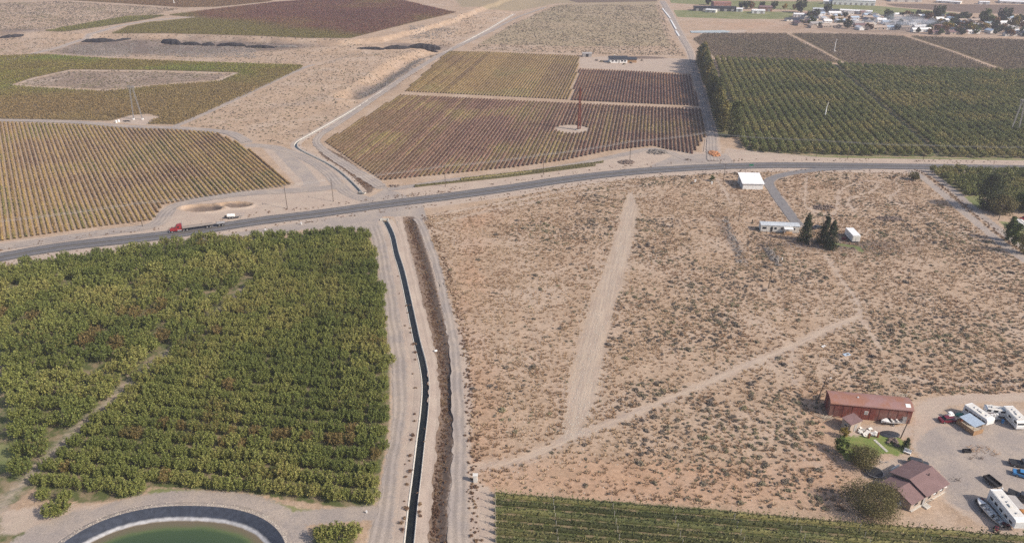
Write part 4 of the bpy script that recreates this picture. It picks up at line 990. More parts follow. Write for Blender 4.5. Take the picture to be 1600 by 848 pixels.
outcrop((283, 70), (314, 71), 3.4, 4, 'low basalt ledge just right of the tallest block', seed=6)
outcrop((315, 71), (335, 71), 3.6, 6, 'compact dark basalt knob in the middle of the rim', seed=7)
outcrop((340, 72), (384, 73), 3.8, 4.5, 'dark basalt ledge in the eastern half of the rim', seed=8)
outcrop((384, 74), (430, 75), 3.2, 4, 'low dark ledge under the corner of the brown vineyard', seed=9)
outcrop((430, 74), (466, 73), 1.6, 4, 'faint brown ledge at the eastern tip of the rim', MAT_GROCK, 10)
outcrop((556, 76), (600, 78), 2.8, 4, 'dark ledge starting the gully head below the plateau', seed=11)
outcrop((598, 77), (640, 76), 3.8, 5, 'dark ledge in the middle of the gully head', seed=12)
outcrop((636, 74), (688, 76), 5.5, 6, 'large dark rock face next to the concrete canal bend', seed=13)

def pile(px, py, rx, ry, n, smin, smax, mat, label, cat='rubble pile', name='rubble_pile', seed=0, flat=.7):
    R = random.Random(seed); m = MB(); c = G(px, py)
    for i in range(n):
        a = R.uniform(0, 2*PI); r = math.sqrt(R.random()); x, y = rx*r*math.cos(a), ry*r*math.sin(a); s = R.uniform(smin, smax)
        V, F = lump(R.randint(0, 999), 6, 4, flat); m.at(x, y, (1-r)*smax*.8, R.uniform(0, 6)); m.add([(p[0]*s, p[1]*s, p[2]*s) for p in V], F)
    return single(name, m, mat, label, cat, tuple(c))
MAT_ORD = mat_simple('orange_dirt', (.42, .20, .10), .95, var=.25, scale=1.5)
MAT_TWIG = mat_simple('dead_wood', (.16, .12, .10), .9, var=.5, scale=1.5)
pile(979, 254, 4.2, 3.2, 60, .3, .9, MAT_TWIG, 'dark debris heap at the foot of a roadside pole', seed=1)
pile(1027, 238, 5.5, 4.0, 80, .35, 1.0, MAT_GROCK, 'grey concrete rubble heap between vineyard track and highway', seed=2)
pile(1116, 241, 2.6, 5.0, 50, .5, 1.1, MAT_ORD, 'orange dirt mound at the road junction', 'dirt mound', 'dirt_mound', seed=3)
pile(1075, 250, 1.8, 1.2, 16, .25, .6, MAT_TWIG, 'small brown debris heap west of the road junction', seed=4)
pile(1288, 325, 4.6, 3.0, 60, .3, .8, MAT_TWIG, 'brush heap with pale boards inside the dirt loop', seed=5)
pile(1389, 342, 5.4, 2.6, 60, .3, .8, MAT_TWIG, 'flat brown brush heap in the eastern scrub', seed=6)
pile(1207, 400, 1.8, 9.0, 90, .3, .7, MAT_GROCK, 'short grey stone windrow south of the mobile home', seed=7)
pile(616, 291, 2.8, 1.6, 14, .3, .6, MAT_TWIG, 'small scrap heap beside the canal junction', seed=8)
pile(1396, 691, 1.5, 1.4, 16, .3, .7, MAT_TWIG, 'dark brush heap at the eastern edge of the lawn', seed=9)
# long windrow of rocks
wr = PW([(1134, 340), (1143, 365), (1152, 390), (1158, 412)])
P = along(wr, 150, .9); m = MB(); c = wr[1]
for i, p in enumerate(P):
    V, F = lump(i, 6, 4); s = random.uniform(.25, .75); m.at(p[0]-c[0], p[1]-c[1], 0, i); m.add([(q[0]*s, q[1]*s, q[2]*s) for q in V], F)
single('stone_windrow', m, MAT_GROCK, 'long grey stone windrow crossing the scrub toward the mobile home', 'stone row', tuple(c))

# ------------------------------------------------------------------ bigger trees
def crown_cloud(seed, nl, shape, leaf, clumps=60, spread=.16):
    """shape(u,R)->(n,3) clump centres; leaves gather round the centres"""
    R = np.random.default_rng(seed); K = shape(clumps, R); i = R.integers(0, len(K), nl)
    C = K[i][:, :3] + R.normal(size=(nl, 3))*(K[i][:, 3:4] if K.shape[1] > 3 else spread)*[1, 1, .8]
    return leaf_quads(C, leaf, R, 0, .2, 1.1)
def sh_round(W, H, base):
    def f(n, R):
        d = R.normal(size=(n, 3)); d /= np.linalg.norm(d, axis=1)[:, None]; r = R.uniform(.35, 1, n)**.5
        rr = (1+.22*np.sin(3*np.arctan2(d[:, 1], d[:, 0])+seed_shift)+.12*R.normal(size=n))
        return np.column_stack([d[:, 0]*W*r*rr, d[:, 1]*W*r*rr, base+(H-base)*.5*(1+d[:, 2]*r*.95), np.full(n, W*.16)])
    return f
seed_shift = .7
def sh_column(W, H, base=.8):
    def f(n, R):
        t = R.uniform(0, 1, n); a = R.uniform(0, 2*PI, n); w_ = W*np.sin(PI*(t*.86+.10))**.75; r = w_*R.uniform(.3, 1, n)**.5
        return np.column_stack([r*np.cos(a), r*np.sin(a), base+(H-base)*t, w_*.28+.15])
    return f
def sh_cone(W, H, base=.6):
    def f(n, R):
        t = R.uniform(0, 1, n)**1.35; tier = np.round(t*11)/11; t = tier*.8+t*.2; a = R.uniform(0, 2*PI, n); w_ = W*(1-t)**.72*(.7+.3*np.sin(a*5+tier*37)); r = w_*R.uniform(.25, 1, n)**.5
        return np.column_stack([r*np.cos(a), r*np.sin(a), base+(H-base)*t-.12*r, w_*.13+.12])
    return f
def tree(kind, label, px, py, crownmesh, trunkh, tr, scale=1., group=None, cat='tree', rz=None, loc=None):
    p = G(px, py) if loc is None else loc
    t = thing(kind, label, cat, (p[0], p[1], float(hbase(p[0], p[1])[0])), random.uniform(0, 6) if rz is None else rz, group)
    t.scale = (scale,)*3; link('crown', crownmesh, t); part('trunk', trunk_mb(trunkh, tr, int(px), 5, trunkh*.25), MAT_BARK, t); return t
POP = [raw_mesh('crown', *crown_cloud(400+i, 2300, sh_column(2.7, 18), .62, 110), MAT_POP) for i in range(4)]
pl = PW([(1093, 96), (1097, 108), (1101, 120), (1105, 134), (1110, 148), (1115, 163), (1121, 180), (1127, 195), (1131, 206)])
d = np.r_[0, np.cumsum(np.hypot(*np.diff(pl, axis=0).T))]; ss = np.linspace(0, d[-1], 44)
ptr = trunk_mb(9, .28, 3, 4, 1.2).mesh('trunk', MAT_BARK)
for j, s in enumerate(ss):
    x, y = np.interp(s, d, pl[:, 0])+random.uniform(-1.0, 1.6), np.interp(s, d, pl[:, 1])
    t = thing('poplar_tree', 'tall slim dark green poplar in the windbreak along the northbound road', 'tree', (x, y, 0), random.uniform(0, 6), 'poplar windbreak')
    h = random.uniform(.72, 1.12); t.scale = (random.uniform(.9, 1.15), random.uniform(.9, 1.15), h); link('crown', POP[j % 4], t); link('trunk', ptr, t)
big = raw_mesh('crown', *crown_cloud(450, 3200, sh_column(3.6, 20), .62, 130), MAT_POP)
tree('poplar_tree', 'broadest poplar, nearest to the highway at the end of the windbreak', 1145, 214, big, 8, .35)
PIN = [raw_mesh('crown', *crown_cloud(460+i, 3600, sh_cone(3.5, 12.0), .36, 260), MAT_PINE) for i in range(3)]
tree('pine_tree', 'dark pine covering the end of the mobile home', 1257, 377, PIN[0], 7, .28)
tree('pine_tree', 'slightly farther pine of the close pair beside the dark car', 1286, 380, PIN[1], 7, .28, 1.02)
tree('pine_tree', 'front pine of the close pair, next to the white trailer', 1296, 388, PIN[2], 7, .28, .98)
def rcrown(seed, W, H, base, nl, leaf, mat, cl=90): return raw_mesh('crown', *crown_cloud(seed, nl, sh_round(W, H, base), leaf, cl), mat)
tree('willow_tree', 'round olive willow on the edge of the green lawn', 1347, 725, rcrown(470, 3.3, 4.7, .2, 7500, .19, MAT_OLIVE, 150), 3, .25)
tree('shade_tree', 'wide olive brown shade tree in front of the house', 1362, 800, rcrown(471, 5.2, 6.8, .3, 15000, .19, MAT_OLIVE, 230), 4, .35)
tree('garden_tree', 'dark green small tree at the western corner of the lawn', 1313, 707, rcrown(472, 1.7, 4.2, .2, 1500, .26, MAT_GREEN, 40), 2, .15)
tree('garden_tree', 'little bright yellow green tree next to the brown roofed shed', 1319, 683, rcrown(473, 1.1, 3.0, .4, 700, .24, MAT_YEL, 26), 1.6, .08)
tree('spruce_tree', 'small dark spruce between lawn and gravel yard', 1415, 701, raw_mesh('crown', *crown_cloud(474, 1000, sh_cone(1.4, 3.2, .2), .22, 90), MAT_PINE), 1.6, .08)
tree('shade_tree', 'tall dark tree behind the rounded willow at the eastern orchard', 1541, 327, raw_mesh('crown', *crown_cloud(475, 4200, sh_column(4.4, 16), .5, 130), MAT_TOWN[0]), 6, .35)
tree('willow_tree', 'rounded grey green willow at the eastern orchard driveway', 1563, 333, rcrown(476, 4.8, 8.0, .3, 5200, .42, MAT_OLIVE, 120), 5, .35)
tree('shade_tree', 'dark tree cut by the edge of the frame beside the willow', 1601, 330, rcrown(477, 4.2, 9.5, .3, 3800, .45, MAT_GREEN, 90), 5, .35)
tree('poplar_tree', 'yellow green young poplar beside the white camper by the eastern lane', 1574, 376, raw_mesh('crown', *crown_cloud(478, 1700, sh_column(1.5, 10), .42, 60), MAT_GREEN), 4, .18)
tree('poplar_tree', 'second yellow green poplar, closer to the lane crossing', 1584, 384, raw_mesh('crown', *crown_cloud(479, 1700, sh_column(1.6, 9), .42, 60), MAT_GREEN), 4, .18)
tree('poplar_tree', 'dark poplar at the eastern frame edge near the lane', 1599, 396, raw_mesh('crown', *crown_cloud(480, 2200, sh_column(2.0, 10), .45, 70), MAT_POP), 4, .2)
tree('willow_tree', 'small yellowish bush tree where the eastern lane meets the highway', 1427, 281, rcrown(481, 2.2, 4.2, .2, 1300, .4, MAT_OLIVE, 40), 2, .15)
tree('garden_tree', 'lone small evergreen by the white utility boxes south of the highway', 1112, 283, rcrown(482, 1.0, 3.0, .2, 500, .3, MAT_GREEN, 24), 1.4, .08)
def bare_tree(px, py, H, label, seed, n=60):
    R = random.Random(seed); p = G(px, py); m = MB()
    def br(a, d, L, r, lv):
        b = a + d*L; m.tube(a, b, r, r*.6, 5)
        if lv > 0:
            for _ in range(4 if lv > 1 else 5):
                nd = (d + Vector((R.uniform(-.8, .8), R.uniform(-.8, .8), R.uniform(-.1, .5)))).normalized(); br(a+d*L*R.uniform(.45, 1), nd, L*R.uniform(.5, .75), r*.5, lv-1)
    br(Vector((0, 0, -.1)), Vector((0, 0, 1)), H*.38, .14, 3)
    t = thing('bare_tree', label, 'tree', (p[0], p[1]), 0); part('branches', m, MAT_BARE, t); return t
bare_tree(1328, 778, 6.5, 'leafless pale grey tree behind the big shade tree', 1)
bare_tree(1265, 386, 4.5, 'leafless grey tree in front of the first pine', 2)
bare_tree(822, 86, 6, 'leafless tree standing at the back edge of the central vineyard', 3)
bare_tree(812, 86, 4.5, 'smaller leafless tree west of its neighbour behind the vineyard', 4)

# ------------------------------------------------------------------ materials for man-made things
M = {}
for nm, c, r_, me_ in (('white', (.78, .77, .75), .45, 0), ('offwhite', (.66, .63, .58), .6, 0), ('black', (.02, .02, .022), .6, 0), ('tyre', (.025, .025, .027), .9, 0), ('steel', (.42, .42, .43), .45, .6),
                       ('glass', (.02, .025, .03), .12, 0), ('red', (.28, .028, .030), .45, 0), ('maroon', (.16, .02, .035), .35, 0), ('blue', (.05, .20, .42), .35, 0), ('darkcar', (.045, .048, .055), .3, 0),
                       ('silver', (.40, .40, .41), .35, .3), ('wood', (.36, .22, .12), .85, 0), ('palewood', (.52, .44, .34), .85, 0), ('polewood', (.10, .075, .058), .9, 0), ('barnroof', (.27, .15, .13), .7, 0),
                       ('houseroof', (.235, .155, .152), .65, 0), ('wall_tan', (.40, .32, .26), .85, 0), ('wall_grey', (.33, .31, .30), .8, 0), ('bluegrey', (.45, .53, .62), .5, .2), ('greentarp', (.04, .20, .16), .6, 0),
                       ('rust', (.22, .075, .045), .8, 0), ('whiteroof', (.80, .79, .78), .5, 0), ('mhroof', (.50, .53, .56), .6, 0), ('orange', (.50, .22, .06), .6, 0), ('green_sign', (.02, .16, .09), .5, 0),
                       ('wood2', (.30, .25, .21), .9, 0), ('lamp', (.7, .7, .66), .4, 0), ('deck', (.34, .32, .31), .8, 0)):
    M[nm] = mat_simple(nm, c, r_, me_, .10, 1.2, .4)
k = N('barn_siding'); f1 = k.noise(1.0, 4, .7, stretch=(3.5, 3.5, .35)); f2 = k.noise(.25, 3)
c = k.mix(k.ss(f1, .3, .7), (.25, .068, .050), (.13, .048, .040)); c = k.mix(k.ss(f2, .42, .68, 0, .75), c, (.26, .15, .12)); M['barn'] = k.out(c, .85, f1, .05, .5)
k = N('barn_roof_rust'); f1 = k.noise(.22, 4, .6); f2 = k.noise(1.0, 4, .7, stretch=(2.5, .5, .5))
c = k.mix(k.ss(f1, .4, .62), (.30, .175, .16), (.30, .145, .10)); c = k.mix(k.ss(f2, .5, .8, 0, .35), c, (.40, .29, .26)); M['barnroof'] = k.out(c, .7, f2, .04, .4)
def ribbed(name, c, freq=14):
    k = N(name); f = k.noise(.6, 4); tc = k.n('ShaderNodeTexCoord'); wv = k.n('ShaderNodeTexWave'); wv.inputs['Scale'].default_value = freq/10; wv.bands_direction = 'X'; k.l(tc.outputs['Object'], wv.inputs[0])
    cc = k.mix(1.0, c, k.gray(k.ss(f, .25, .75, .9, 1.1)), 'MULTIPLY'); cc = k.mix(1.0, cc, k.gray(k.ss(wv.outputs['Fac'], 0, 1, .93, 1.05)), 'MULTIPLY'); return k.out(cc, .5, wv.outputs['Fac'], .04, .5)
M['houseroof'] = ribbed('house_metal_roof', (.205, .130, .124)); M['mhroof'] = ribbed('mobile_home_roof', (.50, .53, .56))

# wheels
def wheel(parent, x, y, r=.34, w_=.22):
    t = MB().tube((x, y-w_/2, r), (x, y+w_/2, r), r, r, 14); o = part('wheel', MB().tube((x, y-w_*.2, r), (x, y+w_*.2, r), r*.5, r*.5, 10), M['steel'], parent)
    part('tyre', t, M['tyre'], o); s = 1 if y > 0 else -1
    part('rim', MB().tube((x, y+s*w_*.45, r), (x, y+s*w_*.56, r), r*.58, r*.5, 12), M['steel'], o); return o
def car(px, py, rz, mat, label, kind='sedan', name='parked_car', cat='car', L=4.6, Wd=1.85, loc=None, group=None):
    p = G(px, py) if loc is None else loc; t = thing(name, label, cat, (p[0], p[1]), rz, group); h = L/2
    if kind == 'pickup': low = [(-h, .45), (-h, 1.05), (-.3, 1.05), (.2, 1.08), (h-.25, 1.0), (h, .85), (h, .45)]; cab = [(-.35, 1.04), (-.25, 1.75), (.95, 1.78), (1.55, 1.06)]
    elif kind == 'suv': low = [(-h, .4), (-h+.02, 1.1), (1.0, 1.08), (h-.2, .98), (h, .8), (h, .4)]; cab = [(-h+.1, 1.08), (-h+.3, 1.72), (.5, 1.74), (1.15, 1.06)]
    else: low = [(-h, .35), (-h+.05, .92), (-1.2, .98), (1.0, .95), (h-.2, .82), (h, .62), (h, .35)]; cab = [(-1.5, .95), (-.95, 1.42), (.35, 1.44), (1.05, .94)]
    y0, y1 = -Wd/2, Wd/2
    def bevel_ex(prof, y0, y1, tuck): m = MB(); cx = sum(q[0] for q in prof)/len(prof); m.loft([[(x*.985, y0, z) for x, z in prof]] + [[(x, y0+.08, z+.0) for x, z in prof], [(x, y1-.08, z) for x, z in prof]] + [[(x*.985, y1, z) for x, z in prof]]); return m
    part('body', bevel_ex(low, y0, y1, 0), mat, t)
    def shrink(pr, k_): cx = sum(q[0] for q in pr)/len(pr); return [(cx+(q[0]-cx)*k_, q[1]) for q in pr]
    m = MB(); m.loft([[(x, y0+.12+(.14 if z > 1.3 else 0), z) for x, z in cab], [(x, y1-.12-(.14 if z > 1.3 else 0), z) for x, z in cab]]); part('windows', m, M['glass'], t)
    zt = max(z for x, z in cab); xs = [x for x, z in cab if z > zt-.1]; part('roof', MB().box((min(xs)+max(xs))/2, 0, zt+.012, max(xs)-min(xs)+.04, Wd-.48, .05, .02), mat, t)
    if kind == 'pickup': part('cargo_bed', MB().box(-h+1.0, 0, 1.056, 1.75, Wd-.3, .02), M['black'], t)
    for x in (-h+.9, h-.9):
        for y in (-Wd/2+.1, Wd/2-.1): wheel(t, x, y, .36 if kind != 'sedan' else .32)
    for y in (-Wd*.34, Wd*.34): part('headlight', MB().box(h+.005, y, .72, .05, .34, .16, .02), M['lamp'], t)
    for y in (-Wd*.38, Wd*.38): part('tail_light', MB().box(-h-.005, y, .8, .05, .22, .2, .02), M['red'], t)
    part('bumper', MB().box(h+.02, 0, .48, .12, Wd*.9, .16, .04), M['black'], t)
    return t
def travel_trailer(A, B, Wd, H, label, name='camper_trailer', cat='camper', motor=False, stripe='wall_grey', win=4, fifth=False, group=None):
    A, B = np.asarray(A), np.asarray(B); c = (A+B)/2; L = float(np.hypot(*(B-A))); t = thing(name, label, cat, (c[0], c[1]), ang(A, B), group); h = L/2; b = .45
    if motor: prof = [(-h, b+.1), (-h, H), (h-1.2, H), (h-.35, H-.75), (h-.1, 1.4), (h, 1.1), (h, b)]
    elif fifth: prof = [(-h, b+.1), (-h, H), (h-.3, H+.05), (h, H-.35), (h, 1.5), (h-1.9, 1.35), (h-2.0, b+.1)]
    else: prof = [(-h, b+.25), (-h+.05, H-.15), (-h+.3, H), (h-.4, H), (h-.05, H-.35), (h, 1.3), (h-.25, b)]
    m = MB(); m.loft([[(x, -Wd/2, z) for x, z in prof]] + [[(x, Wd/2, z) for x, z in prof]]); part('body', m, M['white'], t)
    part('roof_panel', MB().box(-.1, 0, H+.02, L*.86, Wd*.92, .05, .02), M['offwhite'], t)
    for s in (-1, 1):
        part('stripe', MB().box(-.1, s*(Wd/2+.01), 1.25, L*.84, .02, .14), M[stripe], t)
        for i in range(win):
            x = -h*.72+i*(L*.72)/(max(win-1, 1)); wdw = part('window', MB().box(x, s*(Wd/2+.02), 2.0, .95, .04, .55, .01), M['glass'], t); part('frame', MB().box(x, s*(Wd/2+.012), 2.0, 1.07, .025, .67), M['steel'], wdw)
    dr = part('door', MB().box(h*.25, -Wd/2-.02, 1.55, .7, .04, 1.85, .01), M['offwhite'], t); part('handle', MB().box(h*.25+.25, -Wd/2-.05, 1.5, .08, .05, .1), M['steel'], dr)
    part('end_window', MB().box(-h-.01, 0, 2.1, .03, Wd*.5, .5), M['glass'], t)
    if motor: part('windshield', MB().at(h-.26, 0, 1.9, 0, 0, -.42).box(0, 0, 0, .05, Wd*.82, .75), M['glass'], t)
    for x in ((-h*.45, -h*.15, h*.55)[:3]): part('roof_vent', MB().box(x, 0, H+.12, .45, .45, .16, .04), M['steel'], t)
    part('air_conditioner', MB().box(.4, 0, H+.17, .95, .7, .28, .08), M['offwhite'], t)
    for x in ((-h*.3, -h*.3+.85) if not motor else (-h*.5, h*.62)):
        for s in (-1, 1): wheel(t, x, s*(Wd/2-.1), .36, .24)
    if not motor and not fifth:
        m = MB(); m.tube((h-.2, -.7, .5), (h+1.1, 0, .5), .05).tube((h-.2, .7, .5), (h+1.1, 0, .5), .05); part('hitch', m, M['black'], t)
        part('gas_bottle', MB().tube((h+.3, 0, .5), (h+.3, 0, 1.0), .16, .14), M['white'], t)
    if fifth: part('landing_gear', MB().box(h-1.7, .8, .5, .12, .12, 1.1).box(h-1.7, -.8, .5, .12, .12, 1.1), M['black'], t)
    return t
def boat(px, py, rz, L, mat, label, on_trailer=True):
    p = G(px, py); zb = .75 if on_trailer else .35; t = thing('motor_boat', label, 'boat', (p[0], p[1], zb), rz); R_b = []; n = 9
    for i in range(n):
        u = i/(n-1); x = -L/2+L*u; w_ = L*.19*(1-max(0, (u-.45)/.55)**2.2)+.02; kz = -.35+.45*max(0, u-.6)**1.3; sh = .45+.15*u
        R_b.append([(x, -w_, sh), (x, -w_*.85, sh*.2), (x, 0, kz), (x, w_*.85, sh*.2), (x, w_, sh)])
    m = MB(); m.loft(R_b, True, False); part('hull', m, mat, t)
    m = MB(); m.loft([[(r[0][0], r[0][1], r[0][2]-.01), (r[0][0], r[0][1]*.5, r[0][2]+.06), (r[4][0], r[4][1]*.5, r[4][2]+.06), (r[4][0], r[4][1], r[4][2]-.01)] for r in R_b[5:]]); part('foredeck', m, M['white'], t)
    part('cockpit_floor', MB().box(-L*.2, 0, .12, L*.5, L*.3, .04), M['deck'], t)
    for x in (-L*.3, -L*.05): part('seat', MB().box(x, L*.07, .32, .45, .5, .4, .05).box(x, -L*.07, .32, .45, .5, .4, .05), M['offwhite'], t)
    part('windshield', MB().at(L*.1, 0, .68, 0, 0, -.5).box(0, 0, 0, .04, L*.28, .38), M['glass'], t)
    part('outboard_motor', MB().box(-L/2-.18, 0, .55, .35, .32, .5, .08).box(-L/2-.2, 0, .0, .14, .1, .8), M['black'], t)
    for s in (-1, 1): part('gunwale', MB().tube((-L/2, s*L*.19, .47), (L*.05, s*L*.19, .54), .04), M['steel'], t)
    if on_trailer:
        tt = thing('boat_trailer', 'low dark trailer under the ' + label[:60].replace(' on a trailer', ''), 'trailer', (p[0], p[1], 0), rz); m = MB()
        for s in (-1, 1): m.box(0, s*.5, .35, L*.85, .08, .1)
        m.tube((L*.42, -.5, .35), (L*.62, 0, .35), .05).tube((L*.42, .5, .35), (L*.62, 0, .35), .05); m.box(-.3, 0, .3, .1, 1.7, .1); part('chassis', m, M['black'], tt)
        for s in (-1, 1): wheel(tt, -.3, s*.9, .3, .18)
    return t
def pole(px, py, tx, ty, label, arms=1, transformer=False, lamp=False, group='utility poles along the highway', H=None, name='utility_pole'):
    p = G(px, py); d = p[1]; 
    if H is None: H = CAM_H - None
    return p
def util_pole(px, py, H, az, label, arms=1, xf=False, lamp=False, group=None, lean=0.0, r=.15):
    p = G(px, py); t = thing('utility_pole', label, 'pole', (p[0], p[1]), az, group)
    part('pole', MB().tube((0, 0, -.1), (lean, 0, H), r, r*.65, 8), M['polewood'], t)
    for i in range(arms):
        part('crossarm', MB().box(lean, 0, H-.35-i*.9, .12, 2.4, .14), M['polewood'], t)
        for y in (-1.1, -.4, 1.1): part('insulator', MB().tube((lean, y, H-.27-i*.9), (lean, y, H-.05-i*.9), .06, .04, 6), M['steel'], t)
    if xf: part('transformer', MB().tube((lean, .32, H-2.2), (lean, .32, H-1.2), .24, .24, 10), M['silver'], t)
    if lamp: a = part('lamp_arm', MB().tube((lean, 0, H-.5), (lean+.9, 0, H-.1), .04), M['steel'], t); part('lamp_head', MB().box(lean+1.0, 0, H-.12, .5, .3, .2, .06), M['lamp'], t)
    return t, (p[0]+lean, p[1])
# highway pole line
PL = [(-75, 392, 10.5), (223, 354, 10.5), (449, 326, 10.8), (521, 315, 10.8), (696, 292, 10.5), (849, 273, 10.5), (984, 251, 10.5), (1099, 237, 10.5)]
labs = ['utility pole off the edge beside the western vineyard', 'wooden utility pole at the cut corner of the ochre vineyard', 'wooden utility pole east of the two dirt basins', 'wooden utility pole beside the paved turnout west of the canal', 'wooden utility pole at the start of the roadside hedge', 'wooden utility pole in the middle of the roadside hedge', 'wooden utility pole rising from the dark debris heap', 'wooden utility pole near the orange dirt mound']
tops = []
base_az = [ang(G(*PL[max(i-1, 0)][:2]), G(*PL[min(i+1, len(PL)-1)][:2])) for i in range(len(PL))]
for i, (a, b, H) in enumerate(PL):
    _, q = util_pole(a, b, H, base_az[i], labs[i], xf=i == 2, group='utility poles along the highway'); tops.append((q, H, base_az[i]))
PL2 = [(1275, 246, 9.5, 'wooden utility pole before the orchard hedge, nearest the junction'), (1324, 248, 9.0, 'wooden utility pole before the dark orchard, second from the junction'), (1442, 251, 8.5, 'wooden utility pole at the notch of the orchard edge'), (1660, 254, 9.0, 'utility pole past the eastern frame edge')]
for a, b, H, l_ in PL2:
    _, q = util_pole(a, b, H, .0, l_, group='utility poles along the highway'); tops.append((q, H, 0.0))
k = N('wire'); MAT_WIRE = k.out((.42, .42, .43), .4)
def wire(points, label, r=.028):
    V, F = [], []; m = MB(); q = []
    for (a, b) in zip(points[:-1], points[1:]):
        n = 10
        for i in range(n):
            t = i/n; s = a*(1-t)+b*t; L = np.linalg.norm(b-a); s = s.copy(); s[2] -= 4*L*.012*t*(1-t); q.append(s)
    q.append(points[-1]); c = q[0].copy(); c[2] = 0
    rings = [[tuple(p-c+np.array([0, r*math.cos(t), r*math.sin(t)])) for t in (0, 2.1, 4.2)] for p in q]
    m.loft(rings); return single('power_line', m, MAT_WIRE, label, 'power line', (c[0], c[1], 0))
for yo, l_ in ((-1.1, 'power line wire on the outer end of the crossarms, road side'), (-.4, 'power line wire running beside the pole tops'), (1.1, 'power line wire on the vineyard side of the crossarms')):
    pts = []
    for (q, H, az) in tops:
        pts.append(np.array([q[0]-math.sin(az)*yo, q[1]+math.cos(az)*yo, H-.05]))
    wire(pts, l_)
# other poles
util_pole(1130, 284, 9.0, 1.2, 'utility pole with grey transformer beside the white roofed building', xf=True)
util_pole(1154, 345, 8.0, .5, 'weathered utility pole in the scrub between building and mobile home', arms=1)
util_pole(1200, 451, 8.0, .5, 'plain leaning pole alone in the open scrub', arms=0, lean=.6)
util_pole(1276, 627, 7.8, .0, 'yard light pole just west of the red barn', arms=0, lamp=True, lean=1.3)
util_pole(1407, 684, 6.0, .0, 'dark pole standing between the white boat and the lawn', arms=0, lean=.8)
util_pole(1560, 344, 7.0, .3, 'thin utility pole by the eastern house driveway', arms=1)

# rust coloured tower
k = N('rusty_steel'); MAT_RUST = k.out(k.mix(k.ss(k.noise(1.2, 4), .35, .65), (.20, .062, .040), (.13, .040, .030)), .75)
p = G(904, 203); t = thing('steel_tower', 'tall rust red steel tower on a bare circle inside the vineyard', 'tower', (p[0], p[1])); H = 25; m = MB()
for a in (0, 2*PI/3, 4*PI/3): m.tube((1.0*math.cos(a), 1.0*math.sin(a), 0), (.34*math.cos(a), .34*math.sin(a), H), .34, .20, 6)
part('mast', m, MAT_RUST, t); m = MB()
for i in range(16):
    z0, z1 = H*i/16, H*(i+1)/16; r0, r1 = 1.0-.72*i/16, 1.0-.72*(i+1)/16
    for j in range(3):
        a, b = j*2*PI/3, (j+1)*2*PI/3; m.tube((r0*math.cos(a), r0*math.sin(a), z0), (r1*math.cos(b), r1*math.sin(b), z1), .13, .13, 4).tube((r0*math.cos(b), r0*math.sin(b), z0), (r1*math.cos(a), r1*math.sin(a), z1), .08, .08, 4)
part('bracing', m, MAT_RUST, t); part('base_block', MB().box(0, 0, .25, 2.8, 2.8, .5, .05), MAT_CONC, t); part('crosspiece', MB().box(0, 0, 19.2, 1.9, .3, .3), MAT_RUST, t)
# H-frame pylon
def hframe(px, py, H, spread, label, legmat, rz=0):
    p = G(px, py); t = thing('transmission_tower', label, 'pylon', (p[0], p[1]), rz)
    for s, dx in ((-1, 0), (1, spread)):
        m = MB(); x0 = s*spread*.5; x1 = s*.8
        for ox, oy in ((-.35, -.35), (.35, -.35), (.35, .35), (-.35, .35)): m.tube((x0+ox*.4, oy*.4, 0), (x1+ox, oy, H), .07, .07, 4)
        for i in range(18):
            a, b = i/18, (i+1)/18; w0, w1 = .14+.21*a, .14+.21*b; sg = 1 if i % 2 else -1
            for oy in (-1, 1): m.tube((x0+(x1-x0)*a-w0*sg, oy*w0, H*a), (x0+(x1-x0)*b+w1*sg, oy*w1, H*b), .05, .05, 4)
        part('leg', m, legmat, t); part('footing', MB().box(x0, 0, .35, 1.0, 1.0, .8, .05), M['white'], t)
    m = MB(); m.box(0, 0, H, 4.4, .5, .25).box(0, 0, H-1.0, 3.2, .35, .2); part('crossarm', m, legmat, t)
    for x in (-2, 0, 2): part('insulator', MB().tube((x, 0, H), (x, 0, H-1.4), .1, .1, 6), M['steel'], t)
    return t
hframe(216, 187, 20.5, 5.6, 'grey two legged lattice pylon on a bare patch by the vineyard lane', M['steel'])
hframe(1585, 206, 19, 4.5, 'faint grey lattice pylon rising out of the dark orchard', M['wall_grey'])
pile(197, 190, 2.6, 1.2, 14, .25, .6, M['black'], 'black scrap and crates at the foot of the pylon', seed=21)
for a, b, l_ in ((182, 192, 'small white tank at the pylon patch, western one'), (186, 191, 'small white tank at the pylon patch, beside its twin')): single('water_tank', MB().tube((0, 0, 0), (0, 0, 1.3), .6, .6, 12).dome(0, 0, 1.3, .6, .6, .3), M['white'], l_, 'tank', tuple(G(a, b)))
def wind_machine(px, py, H, label):
    p = G(px, py); t = thing('wind_machine', label, 'wind machine', (p[0], p[1])); part('mast', MB().tube((0, 0, 0), (0, 0, H), .42, .30, 8), M['white'], t); part('engine_box', MB().box(1.0, 0, .7, 1.2, .9, 1.2, .08), M['offwhite'], t)
    part('fan_hub', MB().box(0, 0, H+.1, .6, .4, .4, .1), M['steel'], t)
    for s in (-1, 1): part('fan_blade', MB().at(0, -.5, H+.1, 0, 0, .12).box(0, 0, s*1.5, .28, .06, 2.8), M['white'], t)
wind_machine(1303, 82, 9, 'white orchard wind machine beside the far diagonal lane'); wind_machine(1288, 187, 8, 'white wind machine mast inside the dark green orchard'); wind_machine(272, 6, 9.5, 'white wind machine in the farthest brown vineyard')
wind_machine(184, 1.5, 7, 'stubby white wind machine at the far western vineyard edge')

